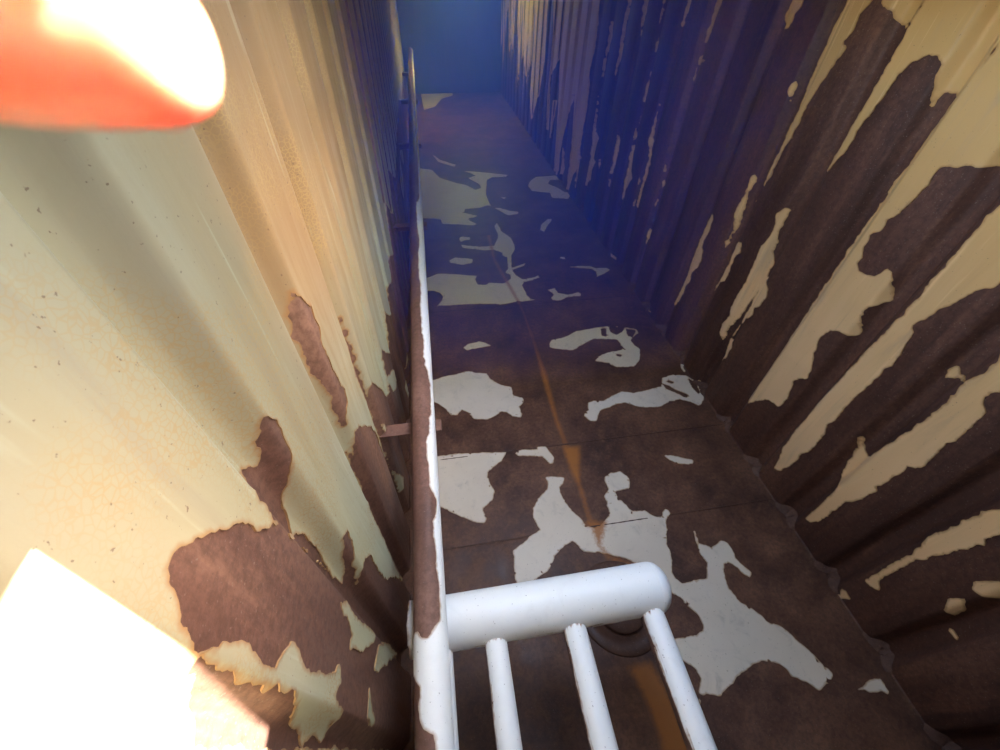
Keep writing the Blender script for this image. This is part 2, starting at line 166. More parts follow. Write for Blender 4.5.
    (1, [(7812,2650),(7396,2650),(7020,2650),(6678,2650),(6367,2650),(6174,2650),(5825,2650),(5820,2104),(5815,2034),(5811,1964),(5809,1906),(5807,1847),(5806,1787),(5811,1710),(5818,1630),(5832,1547),(5819,1467),(5811,1384),(5805,1299),(6007,1259),(6296,1201),(6562,1147),(6783,1103),(7069,1046),(7101,1149),(7133,1251),(7164,1351),(7299,1433),(7404,1328),(7685,1188),(7682,1086),(7678,982),(7674,875),(7536,796),(7512,691),(7487,584),(7462,475),(7691,415),(7694,535),(7698,651),(7707,764),(7723,873),(7739,980),(7730,1083),(7721,1183),(7712,1280),(7704,1376),(7705,1478),(7706,1578),(7707,1675),(7734,1773),(7761,1869),(7787,1964)]),
    (1, [(7380,917),(7097,976),(7138,889),(7181,800),(7304,687),(7309,592),(7313,495),(7318,395),(7380,378),(7381,497),(7382,612),(7381,716),(7381,818)]),
    (1, [(8992,2650),(8563,2650),(8171,2650),(8160,1940),(8147,1842),(8135,1742),(8123,1640),(8110,1536),(8097,1430),(8084,1321),(8131,1215),(8180,1106),(8230,993),(8282,876),(8439,734),(8508,604),(8670,449),(8842,284),(8913,406),(8982,528),(9051,649),(9040,775),(9028,899),(9016,1020),(9006,1137),(8995,1252),(8984,1364),(8973,1474),(8978,1581),(8981,1686),(8985,1789),(8989,1890)]),
    (1, [(10083,2650),(9571,2650),(9566,1843),(9563,1728),(9559,1610),(9556,1490),(9553,1366),(9411,1259),(9386,1135),(9379,1009),(9372,881),(9365,749),(9561,848),(9624,971),(9753,1082),(9802,1208),(9933,1322),(9941,1449),(9951,1574),(9992,1693),(10038,1810)]),
]
LEFT_PAINT = [
    (-1, [(249,1994),(256,1991),(263,1987),(269,1979),(276,1971),(283,1962),(290,1949),(298,1936),(306,1922),(315,1908),(324,1892),(334,1875),(345,1856),(349,1839),(353,1821),(364,1800),(375,1777),(386,1763),(397,1747),(399,1718),(401,1687),(405,1651),(463,1494),(466,1451),(470,1406),(474,1357),(478,1304),(482,1247),(486,1186),(490,1120),(494,1047),(498,970),(501,889),(506,798),(511,701),(516,596),(521,482),(526,355),(533,213),(541,47),(530,-30),(519,-30),(507,-30),(474,-30),(381,-28),(347,-27),(314,-25),(281,-24),(250,-22),(219,-21),(189,-20),(163,-30),(143,-30),(137,-11),(132,187),(127,362),(123,517),(119,657),(115,780),(112,888),(109,983),(107,1067),(104,1142),(102,1210),(100,1272),(99,1327),(97,1378),(96,1425),(95,1468),(93,1507),(92,1544),(91,1578),(90,1610),(90,1639),(89,1667),(88,1693),(87,1717),(87,1740),(95,1744),(104,1748),(113,1752),(122,1756),(130,1767),(136,1783),(143,1800),(148,1820),(152,1838),(157,1855),(162,1871),(168,1885),(172,1900),(178,1911),(183,1920),(187,1929),(192,1938),(198,1946),(204,1955),(211,1964),(213,1978),(218,1983),(223,1987),(229,1992),(235,1993),(242,1993)]),
    (1, [(167,1868),(171,1856),(177,1843),(185,1828),(189,1811),(194,1793),(198,1774),(196,1756),(194,1737),(190,1719),(186,1701),(188,1670),(190,1636),(201,1624),(212,1612),(224,1601),(236,1589),(236,1562),(227,1540),(219,1518),(215,1493),(212,1466),(213,1427),(215,1385),(221,1335),(228,1280),(240,1267),(252,1254),(241,1243),(229,1232),(218,1221),(202,1247),(188,1271),(178,1227),(169,1175),(161,1165),(154,1148),(152,1182),(150,1215),(140,1180),(129,1152),(118,1167),(124,1204),(130,1247),(119,1271),(108,1304),(119,1326),(129,1357),(136,1386),(142,1418),(147,1449),(154,1478),(161,1503),(161,1536),(160,1567),(166,1595),(166,1617),(165,1637),(161,1633),(160,1663),(160,1691),(160,1721),(160,1750),(164,1768),(163,1784),(162,1799),(164,1812),(166,1825),(168,1836),(168,1852)]),
    (-1, [(468,1826),(483,1811),(497,1795),(507,1788),(513,1807),(518,1827),(522,1847),(529,1863),(535,1879),(543,1894),(550,1874),(561,1848),(560,1827),(558,1806),(556,1783),(554,1760),(542,1745),(535,1722),(528,1709),(521,1694),(514,1680),(505,1668),(500,1645),(491,1628),(483,1605),(474,1581),(466,1557),(474,1521),(497,1484),(496,1451),(494,1418),(496,1381),(498,1344),(490,1310),(481,1277),(479,1246),(477,1215),(487,1170),(498,1124),(509,1155),(517,1193),(524,1231),(530,1267),(538,1301),(548,1327),(573,1305),(573,1275),(573,1245),(556,1227),(543,1199),(535,1155),(528,1114),(520,1070),(518,1012),(528,1050),(540,1084),(558,1086),(583,1072),(621,989),(621,920),(621,846),(624,788),(627,726),(675,586),(730,422),(756,289),(882,-30),(744,134),(703,128),(664,122),(625,116),(586,110),(549,104),(531,9),(518,-30),(501,-30),(464,-30),(373,78),(340,73),(325,277),(312,451),(301,601),(291,731),(304,792),(317,851),(329,906),(340,959),(351,1010),(362,1059),(372,1105),(381,1150),(391,1193),(400,1234),(466,1100),(475,1144),(484,1185),(480,1249),(476,1307),(472,1361),(469,1412),(466,1459),(463,1503),(405,1659),(402,1695),(399,1727),(397,1757),(399,1781),(401,1804),(404,1825),(407,1843),(463,1779),(465,1795),(467,1811)]),
    (1, [(388,1293),(402,1225),(395,1183),(388,1139),(395,1053),(398,989),(401,920),(405,839),(384,856),(353,941),(325,1016),(313,1094),(303,1165),(323,1156),(343,1146),(354,1173),(366,1200),(356,1260),(372,1276)]),
    (1, [(380,787),(403,708),(487,360),(485,246),(483,123),(379,551),(341,668),(308,770),(302,842),(327,825),(353,807)]),
    (1, [(258,898),(240,883),(221,868),(203,853),(188,826),(173,799),(165,821),(175,901),(195,900),(216,900),(237,899)]),
    (-1, [(906,1922),(917,1917),(926,1896),(935,1878),(949,1858),(965,1837),(963,1815),(961,1792),(963,1770),(964,1748),(951,1732),(939,1717),(943,1690),(947,1662),(944,1639),(941,1617),(952,1577),(963,1535),(974,1491),(967,1469),(960,1446),(925,1452),(911,1433),(904,1396),(900,1428),(901,1454),(901,1479),(900,1509),(900,1539),(898,1566),(897,1592),(895,1617),(892,1638),(891,1666),(891,1693),(891,1718),(890,1743),(890,1768),(889,1792),(888,1815),(887,1838),(892,1858),(896,1877),(901,1900)]),
    (-1, [(883,1271),(898,1239),(901,1241),(904,1273),(907,1305),(912,1323),(918,1340),(971,1294),(1045,1203),(1105,1110),(1138,1016),(1137,983),(1136,949),(1144,881),(1267,630),(1269,573),(1271,513),(1271,424),(1271,331),(1270,233),(1270,128),(1269,17),(1268,-30),(1115,99),(1063,94),(1013,88),(964,83),(920,69),(905,-27),(894,-30),(758,336),(760,435),(763,527),(765,613),(767,694),(769,770),(771,842),(772,909),(774,973),(775,1034),(779,1085),(880,963),(881,1021),(881,1076),(882,1128),(882,1178),(883,1226)]),
    (-1, [(1271,1573),(1272,1540),(1274,1505),(1274,1472),(1274,1437),(1274,1402),(1273,1363),(1272,1323),(1271,1282),(1271,1235),(1272,1187),(1272,1136),(1273,1101),(1274,1065),(1152,1236),(1145,1294),(1140,1348),(1135,1399),(1139,1434),(1142,1469),(1146,1503),(1150,1535),(1266,1474),(1268,1508),(1269,1541)]),
    (-1, [(1268,1108),(1275,1138),(1283,1168),(1311,1169),(1395,1058),(1467,951),(1494,875),(1650,694),(1660,734),(1662,797),(1664,858),(1667,916),(1670,972),(1676,1024),(1713,1004),(1847,852),(2029,722),(2032,784),(2034,844),(2038,902),(2041,957),(2045,1010),(2183,875),(2404,744),(2405,817),(2406,887),(2408,955),(2593,866),(2633,912),(2781,896),(2785,963),(3155,774),(3157,848),(3159,921),(3161,991),(3162,1059),(3165,1125),(3167,1189),(3343,1070),(3581,919),(3630,975),(3678,1031),(3726,1087),(3774,1142),(3911,1167),(4095,1068),(4416,916),(4664,898),(4779,928),(5040,915),(5187,942),(5462,949),(5794,947),(6165,944),(6539,949),(6914,962),(7293,983),(9325,559),(13122,-30),(12167,-30),(11157,-30),(10352,-30),(9637,-30),(8999,-30),(8426,-30),(8039,-30),(7438,-30),(7009,-30),(6617,-30),(6256,-21),(5924,-11),(5616,-1),(5414,-30),(5065,16),(4817,23),(4663,-12),(4374,33),(4285,-30),(3987,36),(3910,-27),(3641,40),(3539,1),(3331,43),(3187,44),(3157,-30),(2921,47),(2798,47),(2781,-30),(2565,51),(2456,52),(2410,-7),(2253,54),(2158,55),(2066,56),(2034,-13),(1897,57),(1819,58),(1743,59),(1672,57),(1657,-26),(1646,-30),(1467,62),(1355,293),(1287,447),(1271,513),(1271,590),(1270,664),(1269,734),(1269,801),(1268,868),(1268,932),(1268,994),(1268,1052)]),
    (1, [(1886,688),(2028,484),(1879,577),(1832,572),(1713,665),(1687,728),(1664,788),(1669,840),(1767,773)]),
    (1, [(1286,896),(1303,890),(1328,816),(1289,835),(1284,859)]),
    (1, [(2644,130),(2779,-30),(2793,-30),(2413,179),(2493,161),(2567,146)]),
    (1, [(2274,189),(2270,96),(2404,-30),(2196,65),(2177,142),(2159,217)]),
    (1, [(5813,753),(7024,386),(6644,419),(6298,449),(5980,477),(5978,375),(5975,271),(5972,164),(5786,172),(5417,258),(5046,430),(5043,522),(5040,612),(5168,664),(5417,677),(5587,721)]),
]
FLOOR_STAIN = [
    [(689,5166),(655,4316),(760,3521),(778,3393),(790,2951),(801,2530),(810,2377),(780,1855),(791,1610),(770,1614),(755,1819),(758,2196),(769,2470),(788,2805),(772,3307),(728,3581),(630,4228),(638,5087)],
    [(784,2494),(787,2356),(783,2193),(766,2195),(762,2360)],
    [(748,1617),(878,1597),(839,1466),(793,1314),(790,1042),(874,1016),(789,882),(827,810),(983,728),(980,706),(800,803),(777,884),(774,992),(732,1024),(765,1046),(771,1287),(751,1414)],
    [(729,268),(851,279),(892,114),(893,-67),(894,-284),(716,-256),(773,-13),(771,95),(754,175)],
]
PIPE_EDGE = [(5211,46),(4434,49),(3840,51),(3728,82),(3243,81),(3045,68),(2884,79),(2548,81),(2413,72),(2260,78),(2130,78),(1913,76),(1841,70),(1737,73),(1634,64),(1591,53),(1508,41),(1388,43),(1309,43),(1272,57),(1164,59),(1133,74),(1057,77),(995,70),(897,69),(843,38),(784,42),(739,63),(691,61),(592,55),(543,52),(482,47),(437,46),(394,53),(365,76),(345,96),(348,110),(357,123),(373,130),(375,148),(357,172),(257,166),(242,145),(221,125),(143,129),(121,117),(109,98),(103,87),(78,80),(56,75),(27,71)]

# ---------------------------------------------------------------- helpers
def tag(o, label=None, cat=None, group=None, kind=None):
    if label: o['label'] = label
    if cat: o['category'] = cat
    if group: o['group'] = group
    if kind: o['kind'] = kind
    return o

def mesh_obj(name, verts, faces, mat, parent=None, smooth=False):
    me = bpy.data.meshes.new(name)
    me.from_pydata([tuple(v) for v in verts], [], [tuple(f) for f in faces])
    if mat: me.materials.append(mat)
    if smooth: me.polygons.foreach_set('use_smooth', [True] * len(me.polygons))
    me.update()
    o = bpy.data.objects.new(name, me)
    COL.objects.link(o)
    if parent: o.parent = parent
    return o

def bm_obj(name, bm, mat, parent=None, smooth=True):
    me = bpy.data.meshes.new(name)
    bm.normal_update()
    bm.to_mesh(me); bm.free()
    me.materials.append(mat)
    if smooth: me.polygons.foreach_set('use_smooth', [True] * len(me.polygons))
    o = bpy.data.objects.new(name, me)
    COL.objects.link(o)
    if parent: o.parent = parent
    return o

def empty(name, loc=(0, 0, 0)):
    o = bpy.data.objects.new(name, None)
    o.empty_display_size = 0.1
    COL.objects.link(o); o.location = loc
    return o

def box(bm, x0, x1, y0, y1, z0, z1, bevel=0.0):
    m = Matrix.Translation(((x0 + x1) / 2, (y0 + y1) / 2, (z0 + z1) / 2)) @ Matrix.Diagonal((x1 - x0, y1 - y0, z1 - z0, 1))
    r = bmesh.ops.create_cube(bm, size=1.0, matrix=m)
    if bevel:
        es = list({e for v in r['verts'] for e in v.link_edges})
        bmesh.ops.bevel(bm, geom=es, offset=bevel, segments=2, affect='EDGES', profile=0.5)

def lathe(bm, origin, axis, prof, n=32, caps=True):
    """surface of revolution; prof = [(distance along axis, radius)]"""
    axis = Vector(axis).normalized()
    a = axis.orthogonal().normalized(); b = axis.cross(a)
    rings = []
    for d, r in prof:
        rings.append([bm.verts.new(Vector(origin) + axis * d + (a * math.cos(t) + b * math.sin(t)) * r)
                      for t in [2 * math.pi * i / n for i in range(n)]])
    for r0, r1 in zip(rings, rings[1:]):
        for i in range(n):
            bm.faces.new((r0[i], r0[(i + 1) % n], r1[(i + 1) % n], r1[i]))
    if caps:
        bm.faces.new(rings[0][::-1]); bm.faces.new(rings[-1])

def vnoise(a, b, scale, seed):
    """smooth value noise on arrays, -1..1"""
    rng = np.random.RandomState(seed)
    T = rng.rand(256, 256) * 2 - 1
    x = a / scale; y = b / scale
    xi = np.floor(x).astype(int); yi = np.floor(y).astype(int)
    fx = x - xi; fy = y - yi
    fx = fx * fx * (3 - 2 * fx); fy = fy * fy * (3 - 2 * fy)
    g = lambda i, j: T[np.mod(i, 256), np.mod(j, 256)]
    return (g(xi, yi) * (1 - fx) + g(xi + 1, yi) * fx) * (1 - fy) + (g(xi, yi + 1) * (1 - fx) + g(xi + 1, yi + 1) * fx) * fy

def poly_sd(A, B, pts):
    """signed distance to a polygon, positive inside"""
    P = np.array(pts, float)
    Q = np.roll(P, -1, axis=0)
    d2 = np.full(A.shape, 1e9); ins = np.zeros(A.shape, bool)
    for (x0, y0), (x1, y1) in zip(P, Q):
        ex, ey = x1 - x0, y1 - y0
        L = ex * ex + ey * ey + 1e-12
        t = np.clip(((A - x0) * ex + (B - y0) * ey) / L, 0, 1)
        d2 = np.minimum(d2, (A - x0 - t * ex) ** 2 + (B - y0 - t * ey) ** 2)
        if y0 != y1:
            c = ((y0 > B) != (y1 > B)) & (A < (x1 - x0) * (B - y0) / (y1 - y0) + x0)
            ins ^= c
    d = np.sqrt(d2)
    return np.where(ins, d, -d)

def compose(ga, gb, base, polys, margin=0.08):
    """paint field on the grid ga x gb from a start value and a list of (sign, outline in mm)"""
    A, B = np.meshgrid(ga, gb, indexing='ij')
    Fd = base if isinstance(base, np.ndarray) else np.full(A.shape, base)
    for s, pts in polys:
        p = np.array(pts, float) / 1000.0
        lo = p.min(0) - margin; hi = p.max(0) + margin
        i0, i1 = np.searchsorted(ga, [lo[0], hi[0]]); j0, j1 = np.searchsorted(gb, [lo[1], hi[1]])
        if i1 <= i0 or j1 <= j0: continue
        sl = (slice(i0, i1), slice(j0, j1))
        sd = poly_sd(A[sl], B[sl], p)
        Fd[sl] = np.maximum(Fd[sl], sd) if s > 0 else np.minimum(Fd[sl], -sd)
    return A, B, Fd

CASES = {}
for _c in range(1, 16):
    ins = [(_c >> i) & 1 for i in range(4)]
    toks = []
    for i in range(4):
        if ins[i]: toks.append(('c', i))
        if ins[i] != ins[(i + 1) % 4]: toks.append(('e', i))
    CASES[_c] = toks

def film(name, ga, gb, Fd, surf, mat, parent, thick=0.0015, curl=0.004, min_cells=25, label=None, attr=None, wrap=0.012):
    """Peeling paint as a real sheet: the part of the grid where Fd > 0, cut along the zero line, lifted off the
    steel, with an edge of its own. Every separate piece of paint becomes one object under parent."""
    na, nb = Fd.shape
    A, B = np.meshgrid(ga, gb, indexing='ij')
    ins = Fd > 0
    vid = -np.ones((na, nb), int); vid[ins] = np.arange(ins.sum())
    ca = [A[ins]]; cb = [B[ins]]; cf = [Fd[ins]]
    n = int(ins.sum())
    # crossings on edges along a, then along b
    ea = ins[:-1] != ins[1:]
    t = Fd[:-1][ea] / (Fd[:-1][ea] - Fd[1:][ea])
    eid_a = -np.ones((na - 1, nb), int); eid_a[ea] = n + np.arange(ea.sum()); n += int(ea.sum())
    ca.append(A[:-1][ea] + t * (A[1:] - A[:-1])[ea]); cb.append(B[:-1][ea]); cf.append(np.zeros(len(t)))
    eb = ins[:, :-1] != ins[:, 1:]
    t = Fd[:, :-1][eb] / (Fd[:, :-1][eb] - Fd[:, 1:][eb])
    eid_b = -np.ones((na, nb - 1), int); eid_b[eb] = n + np.arange(eb.sum()); n += int(eb.sum())
    ca.append(A[:, :-1][eb]); cb.append(B[:, :-1][eb] + t * (B[:, 1:] - B[:, :-1])[eb]); cf.append(np.zeros(len(t)))
    PA = np.concatenate(ca); PB = np.concatenate(cb); PF = np.concatenate(cf)
    lift = thick + curl * np.exp(-np.maximum(PF, 0) / wrap) * (0.55 + 0.45 * vnoise(PA, PB, 0.09, 77))
    top = surf(PA, PB, lift)
    # label connected pieces by row runs
    lab = -np.ones((na, nb), int); par = []
    def find(i):
        while par[i] != i:
            par[i] = par[par[i]]; i = par[i]
        return i
    prev = []
    for i in range(na):
        row = ins[i].astype(np.int8)
        dd = np.diff(np.concatenate(([0], row, [0])))
        st = np.where(dd == 1)[0]; en = np.where(dd == -1)[0]
        cur = []
        for s, e in zip(st, en):
            k = len(par); par.append(k); lab[i, s:e] = k
            for (ps, pe, pk) in prev:
                if ps < e and s < pe:
                    ra, rb = find(pk), find(k)
                    if ra != rb: par[rb] = ra
            cur.append((s, e, k))
        prev = cur
    root = np.array([find(i) for i in range(len(par))] + [-1])
    lab = root[lab]
    code = ins[:-1, :-1] * 1 + ins[1:, :-1] * 2 + ins[1:, 1:] * 4 + ins[:-1, 1:] * 8
    corner = lambda k, I, J: vid[I + (k in (1, 2)), J + (k in (2, 3))]
    def edge(k, I, J):
        if k == 0: return eid_a[I, J]
        if k == 1: return eid_b[I + 1, J]
        if k == 2: return eid_a[I, J + 1]
        return eid_b[I, J]
    cl = np.maximum(np.maximum(lab[:-1, :-1], lab[1:, :-1]), np.maximum(lab[1:, 1:], lab[:-1, 1:]))
    tops = {}; walls = {}
    for c, toks in CASES.items():
        I, J = np.where(code == c)
        if not len(I): continue
        L = cl[I, J]
        cols = [corner(k, I, J) if ty == 'c' else edge(k, I, J) for ty, k in toks]
        arr = np.stack(cols, 1)
        tops.setdefault(len(toks), []).append((arr, L))
        m = len(toks)
        for q in range(m):
            if toks[q][0] == 'e' and toks[(q + 1) % m][0] == 'e' and ins_exit(c, toks[q][1]):
                walls.setdefault(4, []).append((np.stack([arr[:, q], arr[:, (q + 1) % m]], 1), L))
    ids, counts = np.unique(cl[code > 0], return_counts=True)
    small = [i for i, k in zip(ids, counts) if k < min_cells]
    jobs = [([i], name, False) for i, k in sorted(zip(ids, counts), key=lambda z: -z[1]) if k >= min_cells]
    if small: jobs.append((small, 'paint_specks', True))
    base = surf(PA, PB, np.full(len(PA), -0.001))
    objs = []
    for idl, nm, stuff in jobs:
        idset = np.array(idl)
        used_faces = []
        for k, lst in tops.items():
            for arr, L in lst:
                used_faces.append(arr[np.isin(L, idset)])
        wl = [a[np.isin(L, idset)] for a, L in walls.get(4, [])]
        wl = np.concatenate(wl) if wl else np.zeros((0, 2), int)
        allv = np.unique(np.concatenate([f.ravel() for f in used_faces]))
        remap = -np.ones(len(PA), int); remap[allv] = np.arange(len(allv))
        wv = np.unique(wl.ravel()); rt = -np.ones(len(PA), int); rt[wv] = np.arange(len(wv))
        nt = len(allv); nw = len(wv)
        V = np.concatenate([top[allv], top[wv], base[wv]])
        loops = []; starts = []; tot = []; pos = 0
        def push(arr):
            nonlocal pos
            if not len(arr): return
            m = arr.shape[1]
            loops.append(arr.ravel()); starts.append(pos + m * np.arange(len(arr))); tot.append(np.full(len(arr), m)); pos += arr.size
        for f in used_faces: push(remap[f])
        ntf = sum(len(x) for x in starts)
        if len(wl):
            a = rt[wl[:, 0]]; b = rt[wl[:, 1]]
            push(np.stack([nt + b, nt + a, nt + nw + a, nt + nw + b], 1))
        me = bpy.data.meshes.new(nm)
        me.vertices.add(len(V)); me.vertices.foreach_set('co', V.astype(np.float32).ravel())
        lp = np.concatenate(loops)
        me.loops.add(len(lp)); me.loops.foreach_set('vertex_index', lp.astype(np.int32))
        st = np.concatenate(starts); tt = np.concatenate(tot)
        me.polygons.add(len(st)); me.polygons.foreach_set('loop_start', st.astype(np.int32)); me.polygons.foreach_set('loop_total', tt.astype(np.int32))
        me.polygons.foreach_set('use_smooth', np.concatenate([np.ones(ntf, bool), np.zeros(len(st) - ntf, bool)]))
        me.materials.append(mat)
        me.update(calc_edges=True)
        sel = np.concatenate([allv, wv, wv])
        ad = me.attributes.new('edge_dist', 'FLOAT', 'POINT'); ad.data.foreach_set('value', PF[sel].astype(np.float32))
        if attr:
            an, fn = attr
            at = me.attributes.new(an, 'FLOAT', 'POINT'); at.data.foreach_set('value', fn(PA[sel], PB[sel]).astype(np.float32))
        o = bpy.data.objects.new(nm, me); COL.objects.link(o); o.parent = parent
        if stuff: o['kind'] = 'stuff'
        objs.append(o)
    return objs

def ins_exit(c, k):
    """edge k of a cell of case c is where the walk leaves the paint"""
    return bool((c >> k) & 1) and not ((c >> ((k + 1) % 4)) & 1)

# ---------------------------------------------------------------- materials
def new_mat(name):
    m = bpy.data.materials.new(name); m.use_nodes = True
    nt = m.node_tree
    return m, nt, nt.nodes['Principled BSDF']

def N(nt, t, **kw):
    n = nt.nodes.new(t)
    for k, v in kw.items():
        if k in n.inputs.keys() if hasattr(n.inputs, 'keys') else False: n.inputs[k].default_value = v
        else: setattr(n, k, v)
    return n

def noise(nt, scale, detail=6, rough=0.6, vec=None, dist=0.0):
    n = nt.nodes.new('ShaderNodeTexNoise')
    n.inputs['Scale'].default_value = scale; n.inputs['Detail'].default_value = detail
    n.inputs['Roughness'].default_value = rough; n.inputs['Distortion'].default_value = dist
    if vec is not None: nt.links.new(vec, n.inputs['Vector'])
    return n.outputs['Fac']

def ramp(nt, fac, stops):
    r = nt.nodes.new('ShaderNodeValToRGB')
    el = r.color_ramp.elements
    while len(el) < len(stops): el.new(0.5)
    for e, (p, c) in zip(el, stops):
        e.position = p; e.color = (*c, 1) if len(c) == 3 else c
    nt.links.new(fac, r.inputs[0])
    return r.outputs[0]

def mixc(nt, fac, a, b, mode='MIX'):
    m = nt.nodes.new('ShaderNodeMix'); m.data_type = 'RGBA'; m.blend_type = mode
    for sock, v in ((m.inputs[0], fac), (m.inputs[6], a), (m.inputs[7], b)):
        if hasattr(v, 'is_linked') or isinstance(v, bpy.types.NodeSocket): nt.links.new(v, sock)
        elif isinstance(v, (int, float)): sock.default_value = v
        else: sock.default_value = (*v, 1)
    return m.outputs[2]

def maprange(nt, v, a, b, c=0.0, d=1.0, smooth=True):
    m = nt.nodes.new('ShaderNodeMapRange')
    m.interpolation_type = 'SMOOTHSTEP' if smooth else 'LINEAR'
    nt.links.new(v, m.inputs[0])
    for i, x in enumerate((a, b, c, d)): m.inputs[i + 1].default_value = x
    return m.outputs[0]

def math_(nt, op, a, b):
    m = nt.nodes.new('ShaderNodeMath'); m.operation = op
    for s, v in ((m.inputs[0], a), (m.inputs[1], b)):
        if isinstance(v, bpy.types.NodeSocket): nt.links.new(v, s)
        else: s.default_value = v
    return m.outputs[0]

def coords(nt, scale=(1, 1, 1)):
    g = nt.nodes.new('ShaderNodeNewGeometry')
    mp = nt.nodes.new('ShaderNodeMapping'); mp.inputs['Scale'].default_value = scale
    nt.links.new(g.outputs['Position'], mp.inputs['Vector'])
    return mp.outputs[0]

def bump(nt, bsdf, h, strength, dist):
    b = nt.nodes.new('ShaderNodeBump'); b.inputs['Strength'].default_value = strength; b.inputs['Distance'].default_value = dist
    nt.links.new(h, b.inputs['Height']); nt.links.new(b.outputs[0], bsdf.inputs['Normal'])

STAIN_RUST = (0.36, 0.13, 0.025)

def rust_material(name, dark, mid, light, streak=(1, 1, 1), stain=False, rough=0.62):
    m, nt, b = new_mat(name)
    v = coords(nt, streak); vi = coords(nt)
    big = noise(nt, 2.3, 8, 0.62, v)
    fine = noise(nt, 45, 6, 0.7, vi)
    str_ = noise(nt, 9, 7, 0.7, v, 0.4)
    c = ramp(nt, big, [(0.30, dark), (0.52, mid), (0.75, light)])
    c = mixc(nt, maprange(nt, str_, 0.45, 0.75, 0, 0.55), c, light)
    c = mixc(nt, maprange(nt, fine, 0.35, 0.7, 0, 0.45), c, tuple(x * 0.55 for x in dark))
    c = mixc(nt, maprange(nt, noise(nt, 160, 2, 0.5, vi), 0.66, 0.74, 0, 0.35), c, (0.30, 0.24, 0.20))
    if stain:
        at = nt.nodes.new('ShaderNodeAttribute'); at.attribute_name = 'stain'
        s = math_(nt, 'ADD', at.outputs['Fac'], math_(nt, 'MULTIPLY', math_(nt, 'SUBTRACT', fine, 0.5), 0.05))
        f = math_(nt, 'MULTIPLY', maprange(nt, s, -0.02, 0.03, 0, 1), maprange(nt, big, 0.2, 0.6, 0.55, 0.95))
        c = mixc(nt, f, c, STAIN_RUST)
    nt.links.new(c, b.inputs['Base Color'])
    nt.links.new(maprange(nt, str_, 0.3, 0.8, rough - 0.14, rough + 0.2), b.inputs['Roughness'])
    b.inputs['Specular IOR Level'].default_value = 0.25
    h = math_(nt, 'ADD', fine, math_(nt, 'MULTIPLY', str_, 0.8))
    bump(nt, b, h, 0.35, 0.004)
    return m

